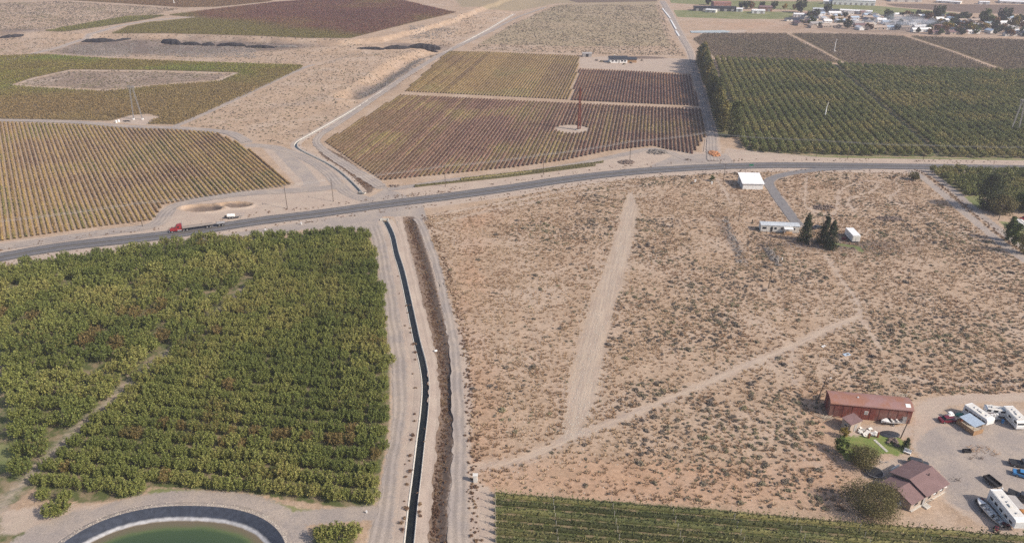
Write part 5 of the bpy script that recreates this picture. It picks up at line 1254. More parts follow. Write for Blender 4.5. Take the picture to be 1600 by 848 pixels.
# ------------------------------------------------------------------ semi truck with flatbed
pa, pb = G(266, 363.5), G(352, 351.5); az = ang(pb, pa); dirv = (pa-pb)/np.hypot(*(pa-pb)); Lt = float(np.hypot(*(pa-pb)))
def put(s): return pa - dirv*s
c = put(3.3); t = thing('semi_truck', 'bright red long nosed semi tractor driving on the highway', 'truck', (c[0], c[1], .065), az)
part('chassis', MB().box(-.3, 0, .75, 6.6, .9, .25), M['black'], t)
part('hood', MB().loft([[(1.2, -.85, .7), (1.2, .85, .7), (1.2, .8, 1.9), (1.2, -.8, 1.9)], [(3.2, -.7, .7), (3.2, .7, .7), (3.2, .62, 1.6), (3.2, -.62, 1.6)]]), M['red'], t)
cb = part('cab', MB().loft([[(-1.4, -1.15, .7), (-1.4, 1.15, .7), (-1.4, 1.1, 3.1), (-1.4, -1.1, 3.1)], [(.5, -1.1, .7), (.5, 1.1, .7), (.4, 1.0, 2.95), (.4, -1.0, 2.95)], [(1.2, -1.0, .7), (1.2, 1.0, .7), (1.15, .95, 1.9), (1.15, -.95, 1.9)]]), M['red'], t)
part('windshield', MB().at(.82, 0, 2.4, 0, 0, -.66).box(0, 0, 0, .05, 1.75, .85), M['glass'], t)
for s in (-1, 1):
    part('side_window', MB().box(-.05, s*1.09, 2.2, .8, .05, .6), M['glass'], cb); part('exhaust_stack', MB().tube((-1.6, s*.95, 1.0), (-1.6, s*.95, 3.9), .09), M['steel'], t); part('fuel_tank', MB().tube((-1.2, s*.95, .75), (.4, s*.95, .75), .32, .32, 10), M['steel'], t)
    part('fender', MB().box(2.5, s*1.0, 1.1, 1.3, .45, .2, .08), M['red'], t); part('headlight', MB().box(3.1, s*.85, 1.0, .2, .25, .2, .04), M['lamp'], t)
part('grille', MB().box(3.23, 0, 1.1, .06, 1.1, .85), M['steel'], t); part('bumper', MB().box(3.4, 0, .6, .25, 2.3, .35, .06), M['steel'], t)
for x in (2.45, -1.9, -3.2):
    for s in (-1, 1): wheel(t, x, s*1.0, .52, .35)
def flatbed(s0, s1, label, zd=1.35, mat='wood2'):
    c = put((s0+s1)/2); L = s1-s0; t = thing('flatbed_trailer', label, 'trailer', (c[0], c[1], .065), az)
    part('deck', MB().box(0, 0, zd, L, 2.55, .16), M[mat], t); m = MB()
    for s in (-1, 1): m.box(0, s*.45, zd-.3, L*.96, .12, .38)
    part('frame', m, M['black'], t)
    for s in (-1, 1): part('side_rail', MB().box(0, s*1.3, zd, L, .06, .22), M['black'], t)
    part('headboard', MB().box(L/2-.05, 0, zd+.35, .1, 2.4, .7), M['black'], t)
    for x in (-L/2+1.0, -L/2+2.3):
        for s in (-1, 1): wheel(t, x, s*1.0, .5, .35)
    if L > 9: part('landing_gear', MB().box(L/2-2.6, .8, .65, .12, .12, 1.2).box(L/2-2.6, -.8, .65, .12, .12, 1.2), M['black'], t)
    return t
flatbed(4.6, 4.6+Lt*.56, 'empty flatbed trailer with pale deck, coupled to the red tractor')
flatbed(6.0+Lt*.56, Lt, 'short empty flatbed pup trailer at the tail of the red rig', 1.2, 'deck')

# ------------------------------------------------------------------ buildings
def gable(t, L, Wd, hw, rise, wall, roof, over=.35, x0=0, y0=0, z0=0, pw='wall', pr='roof', single_slope=False):
    m = MB(); y = Wd/2
    if single_slope: prof = [(-y, 0), (-y, hw), (y, hw+rise), (y, 0)]
    else: prof = [(-y, 0), (-y, hw), (0, hw+rise), (y, hw), (y, 0)]
    m.loft([[(x0-L/2, y0+a, z0+b) for a, b in prof], [(x0+L/2, y0+a, z0+b) for a, b in prof]]); W1 = part(pw, m, wall, t)
    m = MB(); th = .14; X = L/2+over
    if single_slope:
        k1 = rise/Wd; e = over; q = [(-y-e, hw-k1*e+.02), (y+e, hw+rise+k1*e+.02)]
        m.loft([[(x0+X*s, y0+q[0][0], z0+q[0][1]), (x0+X*s, y0+q[1][0], z0+q[1][1]), (x0+X*s, y0+q[1][0], z0+q[1][1]+th), (x0+X*s, y0+q[0][0], z0+q[0][1]+th)] for s in (-1, 1)])
    else:
        k1 = rise/(Wd/2); e = over; pr_ = [(-y-e, hw-k1*e+.02), (0, hw+rise+.02), (y+e, hw-k1*e+.02), (y+e, hw-k1*e+.02+th), (0, hw+rise+.02+th), (-y-e, hw-k1*e+.02+th)]
        m.loft([[(x0+X*s, y0+a, z0+b) for a, b in pr_] for s in (-1, 1)])
    R1 = part(pr, m, roof, t); return W1, R1
def win(t, x, y, z, w_, h, axis='y', mat='glass'):
    s = 1 if (y if axis == 'y' else x) > 0 else -1
    if axis == 'y': a = part('window', MB().box(x, y+s*.03, z, w_, .05, h), M[mat], t); part('frame', MB().box(x, y+s*.015, z, w_+.16, .04, h+.16), M['white'], a)
    else: a = part('window', MB().box(x+s*.03, y, z, .05, w_, h), M[mat], t); part('frame', MB().box(x+s*.015, y, z, .04, w_+.16, h+.16), M['white'], a)
def door(t, x, y, w_, h, mat='wall_grey', axis='y', z0=0):
    s = 1 if (y if axis == 'y' else x) > 0 else -1
    if axis == 'y': a = part('door', MB().box(x, y+s*.03, z0+h/2, w_, .06, h), M[mat], t); part('handle', MB().box(x+w_*.4, y+s*.09, z0+h*.48, .08, .06, .2), M['steel'], a)
    else: a = part('door', MB().box(x+s*.03, y, z0+h/2, .06, w_, h), M[mat], t); part('handle', MB().box(x+s*.09, y+w_*.4, z0+h*.48, .06, .08, .2), M['steel'], a)
# red barn
A, B = G(1294, 650), G(1421, 662); L = float(np.hypot(*(B-A))); az = ang(A, B); nrm = np.array([-math.sin(az), math.cos(az)]); c = (A+B)/2 + nrm*2.7
t = thing('red_barn', 'long weathered red barn with curved rusty metal roof', 'barn', (c[0], c[1]), az); hw = 4.1; Wd = 5.4; m = MB()
prof = [(-Wd/2, 0), (-Wd/2, hw)] + [(Wd/2*math.sin(a), hw+.85*math.cos(a)) for a in np.linspace(-1.25, 1.25, 9)] + [(Wd/2, hw), (Wd/2, 0)]
m.loft([[(-L/2, a, b) for a, b in prof], [(L/2, a, b) for a, b in prof]]); part('wall', m, M['barn'], t)
arc = [((Wd/2+.22)*math.sin(a)/math.sin(PI/2), hw+.05+.92*math.cos(a)) for a in np.linspace(-PI/2, PI/2, 13)]
m = MB(); m.loft([[(s*(L/2+.2), a, b) for a, b in arc]+[(s*(L/2+.2), a*.985, b-.1) for a, b in arc[::-1]] for s in (-1, 1)]); rf = part('roof', m, M['barnroof'], t)
part('skylight', MB().at(L/2-1.1, -Wd/2+1.0, hw+.82, 0, .35).box(0, 0, 0, 1.2, 1.1, .05), M['white'], rf)
part('roof_vent', MB().box(-3.0, -.3, hw+1.05, .35, .35, .3), M['white'], rf)
door(t, L/2-1.5, -Wd/2, 1.0, 2.1, 'wall_grey'); door(t, -L/2, 0, 2.6, 2.9, 'barn', 'x'); win(t, -L*.05, -Wd/2, 2.2, .8, .9, mat='wall_grey')
for i in range(9): part('batten', MB().box(-L/2+L*(i+.5)/9, -Wd/2-.025, hw/2, .1, .05, hw-.1), M['barn'], t)
# shed with brown roof
A = G(1327, 676); B = G(1344, 669); C_ = G(1313, 667); az = ang(A, B); Lx = float(np.hypot(*(B-A))); Ly = float(np.hypot(*(C_-A))); c = A + (B-A)/2 + (C_-A)/2
t = thing('garden_shed', 'small tan shed with a brown metal roof in front of the barn', 'shed', (c[0], c[1]), az)
gable(t, Lx, Ly, 2.5, .35, M['wall_tan'], M['houseroof'], .18, single_slope=True); door(t, 0, -Ly/2, 1.0, 2.0, 'wall_grey'); win(t, -Lx/2, 0, 1.5, .8, .6, 'x')
# farmhouse with L roof
d = G(1445, 736)-G(1409, 756); az = math.atan2(d[1], d[0]); c = G(1432, 760)
t = thing('farmhouse', 'single storey house with brown metal roof in two steps', 'house', (c[0], c[1]), az)
gable(t, 7.6, 8.4, 2.7, 1.35, M['wall_tan'], M['houseroof'], .45); w2, r2 = gable(t, 4.8, 7.4, 2.3, 1.15, M['wall_tan'], M['houseroof'], .35, -6.2, -.3, 0, 'wing_wall', 'wing_roof')
for x in (-2.2, 0.2, 2.4): win(t, x, -4.2, 1.5, 1.1, 1.0)
win(t, -6.6, -4.0, 1.4, 1.3, .9); door(t, -4.4+.3, -4.2, .0+.9, 2.05); win(t, 3.8, 1.2, 1.5, 1.1, 1.0, 'x'); win(t, 3.8, -1.8, 1.5, 1.1, 1.0, 'x')
for x in (-1.5, .8, 2.6): part('gutter_panel', MB().box(x, -4.72, 2.45, .9, .12, .14), M['white'], t)
part('chimney', MB().tube((1.2, -1.2, 3.4), (1.2, -1.2, 4.4), .12), M['black'], t); part('porch_step', MB().box(-3.9, -5.0, .15, 1.6, 1.2, .3), MAT_CONC, t)
part('foundation', MB().box(-2.2, -.1, .1, 12.4, 8.6, .25), MAT_CONC, t)
single('propane_tank', MB().tube((-.7, 0, .6), (.7, 0, .6), .42, .42, 12).box(-.5, 0, .1, .1, .6, .25).box(.5, 0, .1, .1, .6, .25), M['white'], 'white propane tank at the lower corner of the house', 'tank', tuple(G(1404, 789)), .6)
# long low wall / planter
single('board_stack', MB().box(0, 0, .25, 3.2, .5, .5, .04).box(.2, .1, .6, 2.9, .35, .2), M['offwhite'], 'pale boards stacked along the back wall of the house', 'boards', tuple(G(1398, 733)), .55)
# white roofed building
A, B = G(1160, 296), G(1191.5, 296.5); az = ang(A, B); L = float(np.hypot(*(B-A))); nrm = np.array([-math.sin(az), math.cos(az)]); Dp = 10.0; c = (A+B)/2+nrm*Dp/2
t = thing('storage_building', 'white storage building with a bright white sloping roof beside the highway', 'building', (c[0], c[1]), az)
gable(t, L, Dp, 2.9, 1.7, M['white'], M['whiteroof'], .45, single_slope=True); door(t, -L/2, 1.5, 3.0, 2.8, 'wall_grey', 'x'); door(t, -L/2, -2.8, 1.0, 2.1, 'wall_grey', 'x')
part('corner_trim', MB().box(-L/2-.02, -Dp/2-.02, 1.45, .14, .14, 2.9), M['wall_grey'], t); part('light_box', MB().box(L/2+.1, -1, 2.6, .3, .3, .25), M['black'], t)
# mobile home
A, B = G(1188, 362), G(1248, 364.5); az = ang(A, B); L = float(np.hypot(*(B-A))); nrm = np.array([-math.sin(az), math.cos(az)]); c = (A+B)/2+nrm*2.0
t = thing('mobile_home', 'long white mobile home with pale blue grey roof behind the pines', 'house', (c[0], c[1]), az)
gable(t, L, 4.0, 2.9, .35, M['offwhite'], M['mhroof'], .15); part('skirting', MB().box(0, 0, .2, L+.06, 4.06, .42), M['wall_grey'], t)
for x in (-L*.43, -L*.38, -L*.12, L*.05, L*.36): win(t, x, -2.0, 1.8, .9, .9)
door(t, -L*.22, -2.0, .9, 2.0, 'black', z0=.4); door(t, L*.22, -2.0, .9, 2.0, 'wall_grey', z0=.4)
part('porch_roof', MB().at(L*.2, -3.1, 2.5, 0, .12).box(0, 0, 0, 3.6, 2.3, .1), M['white'], t)
for x in (-1.6, 1.6): part('porch_post', MB().box(L*.2+x, -4.1, 1.2, .1, .1, 2.4), M['white'], t)
part('porch_deck', MB().box(L*.2, -3.1, .3, 3.6, 2.2, .5), M['wood'], t)
# white box trailer
A, B = G(1330.5, 379.5), G(1319, 367); B2 = G(1344.5, 378.5); az = ang(A, B); L = float(np.hypot(*(B-A))); Wd = float(np.hypot(*(B2-A))); nrm = np.array([-math.sin(az), math.cos(az)])
sgn = 1 if np.dot(B2-A, nrm) > 0 else -1; Wd = 3.0; c = (A+B)/2+nrm*sgn*Wd/2
t = thing('box_trailer', 'white box trailer with a bright white roof next to the pines', 'trailer', (c[0], c[1]), az)
part('box_body', MB().box(0, 0, 1.85, L, Wd, 2.6, .05), M['white'], t); part('roof_panel', MB().box(0, 0, 3.17, L+.05, Wd+.05, .06), M['whiteroof'], t)
dr = part('rear_door', MB().box(-L/2-.03, 0, 1.8, .06, Wd*.85, 2.2), M['offwhite'], t); part('latch', MB().box(-L/2-.09, .1, 1.5, .06, .06, 1.4), M['steel'], dr)
part('frame', MB().box(0, 0, .48, L, Wd*.8, .14), M['black'], t)
for s in (-1, 1): wheel(t, -L*.25, s*(Wd/2-.2), .45, .3); wheel(t, -L*.25+1.1, s*(Wd/2-.2), .45, .3)
single('scrap_heap', MB().box(0, 0, .4, 1.2, .8, .8, .1).box(.9, .5, .3, .9, .6, .6, .1).box(-.8, .6, .5, .5, .5, 1.0, .1), M['maroon'], 'reddish scrap leaning on the side of the white box trailer', 'scrap', tuple(G(1320, 374)), .7)
car(1277, 357, .3, M['darkcar'], 'dark car parked between the pines and the mobile home')
# camper by the eastern edge
travel_trailer(G(1600, 362), G(1588, 352), 2.5, 3.0, 'white camper parked behind the yellow green poplars'); car(1601, 343, .4, M['red'], 'small red car cut by the frame beyond the white camper')

# RV cluster right of the barn
travel_trailer(G(1508, 645), G(1544, 670), 2.5, 3.1, 'long white trailer with the blue lean-to and wooden fence attached', fifth=True, win=5)
A = G(1511, 668); t = thing('lean_to', 'blue grey lean-to roof over a fenced wooden deck', 'lean-to', tuple(A), ang(G(1508, 645), G(1544, 670)))
lx = 4.2
part('roof_sheet', MB().at(.2, .6, 2.45, 0, .10).box(0, 0, 0, 4.6, 3.4, .06), M['bluegrey'], t)
for x, y in ((-1.9, -.9), (2.2, -.9), (-1.9, 2.0), (2.2, 2.0)): part('post', MB().box(x, y, 1.2, .1, .1, 2.4), M['wood'], t)
m = MB(); [m.box(-2.1+i*.36, -1.25, .7, .32, .05, 1.4) for i in range(14)]; part('fence_panel', m, M['wood'], t)
m = MB(); [m.box(2.9, -1.2+i*.36, .7, .05, .32, 1.4) for i in range(9)]; part('fence_panel', m, M['wood'], t)
m = MB(); [m.box(-2.3, -1.2+i*.36, .7, .05, .32, 1.4) for i in range(10)]; part('fence_panel', m, M['rust'], t); part('deck', MB().box(.3, .4, .12, 5.0, 3.2, .2), M['palewood'], t)
single('tarp', MB().at(0, 0, 0, .2).dome(0, 0, 0, 1.3, .8, .6, 12, 4), M['greentarp'], 'green tarp heap behind the blue lean-to', 'tarp', tuple(G(1499, 648)), smooth_=True)
car(1480, 658, .05, M['maroon'], 'dark red boat-tailed car in front of the fenced deck', L=4.4); 
t = thing('utility_cart', 'small white cart parked just behind the dark red car', 'cart', tuple(G(1484, 651)), .3); part('body', MB().box(0, 0, .7, 1.8, 1.0, .5, .1), M['white'], t); part('canopy', MB().box(-.2, 0, 1.5, 1.1, .95, .08, .03), M['white'], t); part('supports', MB().box(-.6, .4, 1.1, .06, .06, .8).box(-.6, -.4, 1.1, .06, .06, .8).box(.2, .4, 1.1, .06, .06, .8).box(.2, -.4, 1.1, .06, .06, .8), M['black'], t)
for x in (-.6, .6):
    for s in (-1, 1): wheel(t, x, s*.45, .24, .15)
travel_trailer(G(1566, 650), G(1536, 646), 2.2, 2.3, 'low grey camper parked behind the gap between the two white campers', stripe='maroon', win=3)
travel_trailer(G(1570, 648), G(1594, 672), 2.5, 3.0, 'white motorhome with rounded front facing the yard', name='motorhome', motor=True, win=3)
t = thing('flat_trailer', 'light two wheeled trailer loaded with white drums', 'trailer', tuple(G(1552, 655)), .1); part('bed', MB().box(0, 0, .6, 2.6, 1.5, .12), M['steel'], t)
for x in (-.7, .1, .8): part('drum', MB().tube((x, .2, .66), (x, .2, 1.6), .3, .3, 12), M['white'], t)
for s in (-1, 1): wheel(t, 0, s*.85, .32, .2)
single('blue_barrel', MB().tube((0, 0, 0), (0, 0, .95), .32, .32, 12), M['blue'], 'blue barrel beside the motorhome wheel', 'barrel', tuple(G(1566, 660)))
boat(1391, 662, .03 + PI, 5.2, M['white'], 'white open motor boat parked along the barn wall')
# junk in the yard
t = thing('fire_pit', 'black rectangular metal fire box alone on the gravel yard', 'fire box', tuple(G(1510, 706)), .05); part('box', MB().box(0, 0, .35, 1.9, .9, .08).box(-.9, 0, .55, .08, .9, .5).box(.9, 0, .55, .08, .9, .5).box(0, .42, .55, 1.8, .08, .5).box(0, -.42, .55, 1.8, .08, .5), M['black'], t)
for x in (-.8, .8): part('leg', MB().box(x, 0, .17, .1, .8, .34), M['black'], t)
def sticks(px, py, n, L, mat, label, seed, w_=1.0, h=1.0, name='branch_pile', cat='branches'):
    R = random.Random(seed); m = MB()
    for i in range(n):
        a = Vector((R.uniform(-w_, w_), R.uniform(-w_*.5, w_*.5), R.uniform(.02, .35)*h)); b = a+Vector((R.uniform(-L, L), R.uniform(-L, L)*.6, R.uniform(0, .5)*h)); m.tube(a, b, .05, .03, 5)
    return single(name, m, mat, label, cat, tuple(G(px, py)))
sticks(1534, 704, 46, 1.6, M['wood'], 'long brown branch heap crossing the gravel yard', 1, 3.2, .8)
sticks(1517, 717, 10, .6, MAT_TWIG, 'small dark scrap next to the branch heap', 2, .5); sticks(1532, 717, 12, .8, MAT_TWIG, 'bent rusty scrap south of the branch heap', 3, .6)
sticks(1404, 622, 40, 2.0, M['palewood'], 'bleached white branches piled behind the red barn', 4, 1.8, 3.0)
sticks(1290, 654, 30, 3.0, M['palewood'], 'pale planks and poles dumped west of the red barn', 5, 1.0, 1.0)
sticks(1493, 750, 16, .8, MAT_TWIG, 'small brown twig heap on the drive east of the house', 6, 1.0)
sticks(1450, 783, 18, 1.2, MAT_TWIG, 'dark yard clutter on the grass south of the house', 7, 1.2)
R = random.Random(9); m = MB()
for i in range(16): m.at(R.uniform(-2.4, 2.4), R.uniform(-1.3, 1.3), R.uniform(.1, .5), R.uniform(0, 6), R.uniform(-.4, .4), R.uniform(-.3, .3)).box(0, 0, 0, R.uniform(.5, 1.6), R.uniform(.4, .9), .08)
single('panel_pile', m, M['offwhite'], 'jumbled pale panels and sheets between shed and boat', 'panels', tuple(G(1357, 675)))
single('black_tarp', MB().dome(0, 0, 0, 2.6, 1.5, .18, 18, 3), M['darkcar'], 'flat dark tarp on the ground in front of the boat', 'tarp', tuple(G(1390, 678)), smooth_=True)
single('gate_post', MB().box(0, 0, .75, .35, .35, 1.5, .05), M['rust'], 'short dark post at the lawn edge, nearer the shed', 'post', tuple(G(1357, 684))); single('gate_post', MB().box(0, 0, .8, .35, .35, 1.6, .05), M['rust'], 'short dark post at the lawn edge, nearer the tarp', 'post', tuple(G(1371, 683)))
for i in range(8):
    a, b = 1367+i*2.6, 687.5+i*2.4; single('stepping_stone', MB().box(0, 0, .04, .75, .5, .09, .03), MAT_CONC, 'pale stepping stone in the diagonal line across the lawn', 'paving stone', tuple(G(a, b)), .5, 'stepping stones across the lawn')
t = thing('garden_bench', 'white bench tipped at the lawn corner near the spruce', 'bench', tuple(G(1417, 708)), -.7); part('seat', MB().box(0, 0, .45, 1.7, .55, .08), M['white'], t); part('backrest', MB().box(0, .3, .85, 1.7, .08, .7), M['white'], t)
for x in (-.7, .7): part('leg', MB().box(x, 0, .21, .1, .5, .42), M['white'], t)
t = thing('trampoline', 'round black trampoline behind the house wing', 'trampoline', tuple(G(1366, 741)), 0); part('mat', MB().tube((0, 0, .78), (0, 0, .82), 1.75, 1.75, 28), M['black'], t); m = MB()
for i in range(24): a, b = 2*PI*i/24, 2*PI*(i+1)/24; m.tube((1.9*math.cos(a), 1.9*math.sin(a), .8), (1.9*math.cos(b), 1.9*math.sin(b), .8), .06, .06, 5)
part('ring', m, M['steel'], t)
for i in range(4): a = i*PI/2+.4; part('leg', MB().tube((1.9*math.cos(a), 1.9*math.sin(a), 0), (1.9*math.cos(a), 1.9*math.sin(a), .8), .05), M['steel'], t)
car(1434, 727, -.35, M['darkcar'], 'black car half hidden behind the house roof', 'suv')
sticks(1378, 722, 14, .9, M['silver'], 'grey household clutter on the patio behind the willow', 8, 1.0)

# right bottom cluster
A, B = G(1549, 782), G(1590, 833); travel_trailer(A, B, 2.6, 3.5, 'largest white camper, standing long side to the boats in the lower yard', fifth=True, win=5)
boat(1537, 797, ang(G(1552, 812), G(1530, 788)), 5.0, M['white'], 'white pointed motor boat between the two quad bikes')
boat(1553, 812, ang(G(1565, 822), G(1545, 806)), 4.4, M['offwhite'], 'smaller grey white boat tucked against the largest camper', False)
def atv(px, py, rz, label):
    t = thing('quad_bike', label, 'quad bike', tuple(G(px, py)), rz); part('body', MB().box(0, 0, .62, 1.5, .5, .35, .12).box(.45, 0, .85, .5, .7, .14, .05).box(-.5, 0, .85, .5, .8, .12, .05), M['maroon'], t); part('seat', MB().box(-.15, 0, .88, .75, .32, .16, .06), M['black'], t)
    part('handlebar', MB().tube((.35, -.38, 1.1), (.35, .38, 1.1), .03).tube((.35, 0, .8), (.35, 0, 1.1), .03), M['black'], t)
    for x in (-.6, .6):
        for s in (-1, 1): wheel(t, x, s*.45, .32, .26)
atv(1531, 784, .3, 'red quad bike in the shade by the head of the largest camper'); atv(1571, 822, -.4, 'red quad bike next to the tail of the largest camper'); atv(1556, 829, 1.0, 'dark red quad bike nearest the trellised rows')
t = thing('utility_trailer', 'black open utility trailer north of the largest camper', 'trailer', tuple(G(1549, 755)), ang(G(1540, 748), G(1560, 764)))
m = MB(); m.box(0, 0, .6, 3.6, 1.8, .1)
for s in (-1, 1): m.box(0, s*.88, .9, 3.6, .06, .5)
m.box(-1.78, 0, .9, .06, 1.8, .5); part('bed', m, M['black'], t); part('drawbar', MB().tube((1.8, -.7, .55), (3.0, 0, .55), .05).tube((1.8, .7, .55), (3.0, 0, .55), .05), M['black'], t)
for s in (-1, 1): wheel(t, 0, s*1.02, .33, .2)
single('propane_tank', MB().tube((0, 0, .1), (0, 0, .8), .25, .2, 10), M['white'], 'white gas bottle in front of the utility trailer drawbar', 'gas bottle', tuple(G(1565, 766)))
car(1596, 728, -.3, M['darkcar'], 'dark grey pickup cut by the frame edge, parked behind the blue car', 'pickup', 'parked_truck', 'pickup', 5.4, 1.95)
car(1599, 744, -.5, M['blue'], 'blue car at the frame edge between the grey pickup and the camper')
car(1594, 779, -.7, M['darkcar'], 'dark pickup beside the awning of the largest camper', 'pickup', 'parked_truck', 'pickup', 5.3, 1.95)
t = thing('awning_shelter', 'pale grey awning shelter on the far side of the largest camper', 'shelter', tuple(G(1583, 796)), ang(A, B)); part('canopy', MB().at(0, 0, 2.3, 0, -.12).box(0, 0, 0, 4.2, 2.2, .05), M['wall_grey'], t)
for x, y in ((-1.9, .9), (1.9, .9), (-1.9, -.9), (1.9, -.9)): part('post', MB().tube((x, y, 0), (x, y, 2.3), .04), M['steel'], t)
single('orange_tarp', MB().dome(0, 0, 0, 1.2, .8, .7, 12, 4), M['orange'], 'orange tarp heap at the frame edge by the largest camper', 'tarp', tuple(G(1599, 798)), smooth_=True)

# small things by the highway
t = thing('tank_trailer', 'white tank trailer with booms parked by the dirt basins', 'trailer', tuple(G(362, 341)), .15); part('tank', MB().tube((-1.6, 0, 1.3), (1.4, 0, 1.3), .75, .75, 14), M['white'], t); part('frame', MB().box(.4, 0, .5, 5.4, 1.0, .15), M['black'], t); part('boom', MB().tube((2, -1.4, 1.2), (5.5, -1.6, 1.5), .08).tube((2, 1.2, 1.2), (5.2, 1.5, 1.4), .08).tube((2.2, -1.4, 1.2), (2.2, 1.4, 1.3), .08).tube((5.2, -1.5, 1.5), (5.2, 1.5, 1.4), .06), M['steel'], t)
part('pump', MB().box(-2.4, 0, .9, .8, 1.0, .8, .08), M['black'], t)
for x in (-.6, .6):
    for s in (-1, 1): wheel(t, x, s*.9, .42, .26)
def marker(px, py, label, mat='white', s=1.0): single('utility_box', MB().box(0, 0, .5*s, .5*s, .4*s, 1.0*s, .05).box(0, 0, 1.03*s, .6*s, .5*s, .08*s), M[mat], label, 'utility box', tuple(G(px, py)))
marker(415, 361, 'white marker box on the gravel between highway and orchard, western one'); marker(471, 351, 'white marker box on the gravel between highway and orchard, eastern one')
sticks(452, 363, 16, 1.0, MAT_TWIG, 'dark twisted scrap on the gravel beside the orchard corner', 11, 1.0); marker(1086, 285, 'white utility box next to a wire post south of the highway', s=1.3); marker(1112, 288, 'white utility box in front of the lone small evergreen', s=1.2)
marker(743, 752, 'pale pump box where the canal tracks meet the trellised field', 'offwhite', 2.0); marker(573, 801, 'small white valve box at the orchard corner by the pond lane', s=.6)
marker(1222, 397+9, 'white box lying south of the pines', s=.7)
single('metal_sheet', MB().at(0, 0, .15, .3, .1).box(0, 0, 0, 2.2, 1.2, .05), M['bluegrey'], 'blue grey metal sheet lying among the sagebrush', 'metal sheet', tuple(G(1323, 554))); single('metal_sheet', MB().at(0, 0, .15, .6, .1).box(0, 0, 0, 1.6, .8, .05), M['white'], 'white board lying among sagebrush south of the trail', 'board', tuple(G(1287, 541)))
single('white_drum', MB().tube((-.4, 0, .3), (.4, 0, .3), .3, .3, 12), M['white'], 'white drum dropped between the canal tracks', 'drum', tuple(G(681, 549)), .4)
t = thing('road_sign', 'green direction sign on a post beside the highway, behind the white building', 'sign', tuple(G(1173, 265)), 0); part('post', MB().box(0, 0, 1.2, .1, .1, 2.4), M['steel'], t); part('sign_panel', MB().box(0, -.08, 2.4, 2.2, .05, .9, .02), M['green_sign'], t)
t = thing('irrigation_valve', 'short black standpipe in the scrub near the weathered pole', 'standpipe', tuple(G(1175, 349)), 0); part('pipe', MB().tube((0, 0, 0), (0, 0, 1.5), .2), M['black'], t); part('cap', MB().tube((0, 0, 1.5), (0, 0, 1.65), .28), M['black'], t)

# ------------------------------------------------------------------ central farmhouse, far sheds, town
c = G(965, 97); t = thing('farmhouse', 'dark roofed farmhouse with white front behind the plum vineyard', 'house', (c[0], c[1]), .03)
gable(t, 15, 9, 3.0, 2.0, M['white'], M['darkcar'], .5); w2, r2 = gable(t, 8, 8, 2.6, 1.2, M['wood'], M['darkcar'], .4, 11.4, .2, 0, 'garage_wall', 'garage_roof')
for x in (-5, -2, 3, 5.5): win(t, x, -4.5, 1.6, 1.6, 1.2)
door(t, .5, -4.5, 1.1, 2.1); part('chimney', MB().box(-3, 1, 5.0, .8, .8, 1.6), MAT_CONC, t)
c = G(917, 88.5); t = thing('farm_shed', 'small grey shed at the western end of the farmyard', 'shed', (c[0], c[1]), 0); gable(t, 8, 5, 2.8, .8, M['wall_grey'], M['wall_grey'], .3); door(t, 0, -2.5, 2.4, 2.3, 'black')
for i, (a, b, s) in enumerate(((940, 97, 1.4), (952, 99, 1.1), (986, 99, 1.2), (932, 95, 1.0), (1003, 95, 1.0), (975, 101, 1.2))):
    o = link('garden_shrub', SH[i], None, (*G(a, b), 0), i, label='dark garden shrub planted round the farmhouse behind the vineyard', cat='shrub', group='garden shrubs of the farmhouse'); o.scale = (2.2*s, 1.6*s, 1.8*s)
single('earth_bank', MB().dome(0, 0, -.1, 24, 3, 1.6, 20, 4), MAT_TWIG, 'long brown earth bank running east of the farmhouse', 'earth bank', tuple(G(1000, 91)), -.02, smooth_=True)
# reservoir cover by far orchard
k = N('far_reservoir'); MAT_RES = k.out((.42, .46, .46), .3)
rp = PW([(1078, 49), (1130, 48), (1142, 50), (1136, 52.5), (1080, 52)]); V = [(p[0], p[1], .35) for p in rp]
link('reservoir_water', raw_mesh('reservoir_water', V, [list(range(len(V)))[::-1]], MAT_RES), kind='structure')
# concrete-lined far ditch beside the north road: white segments
for (a, b) in (((1035, 14), (1047, 29)), ((1048, 32), (1056, 46)), ((1056, 49), (1061, 57))):
    A, B = G(*a), G(*b); c = (A+B)/2; L = float(np.hypot(*(B-A))); single('concrete_channel', MB().box(0, 0, .3, L, 1.6, .6), M['white'], {14: 'farthest white concrete channel segment beside the north road', 32: 'middle white concrete channel segment beside the north road', 49: 'nearest white concrete channel segment beside the north road'}[a[1]], 'channel', (c[0], c[1]), ang(A, B))
def long_building(a, b, dep, hw, rise, wall, roof, label, name='warehouse', cat='warehouse', nd=3):
    A, B = G(*a), G(*b); L = float(np.hypot(*(B-A))); az = ang(A, B); nrm = np.array([-math.sin(az), math.cos(az)]); c = (A+B)/2+nrm*dep/2
    t = thing(name, label, cat, (c[0], c[1]), az); gable(t, L, dep, hw, rise, M[wall], M[roof], .3)
    for i in range(nd): door(t, -L/2+L*(i+.5)/nd, -dep/2, min(3.5, L/nd*.4), min(3, hw*.8), 'wall_grey')
    return t
long_building((1300, 7.5), (1367, 9.5), 26, 6.0, 1.6, 'white', 'whiteroof', 'very long white warehouse beyond the town fields', nd=8)
long_building((1392, 3.0), (1440, 4.0), 30, 3.0, .6, 'offwhite', 'whiteroof', 'pale packing shed roof just beyond the long warehouse', nd=3)
long_building((1462, 4.5), (1500, 7.0), 14, 2.5, .6, 'offwhite', 'whiteroof', 'pale low shed in the pinkish brown field, western one', nd=3)
long_building((1530, 7.0), (1546, 7.5), 8, 3.0, .8, 'white', 'whiteroof', 'small white barn alone in the pinkish brown field', nd=1)
long_building((1562, 5.5), (1620, 8.0), 22, 2.6, .6, 'offwhite', 'whiteroof', 'pale low shed in the pinkish brown field, eastern one', nd=4)
long_building((1286, 6.5), (1298, 7), 10, 3.5, 1.2, 'offwhite', 'whiteroof', 'small white shed at the end of the long warehouse', nd=1)
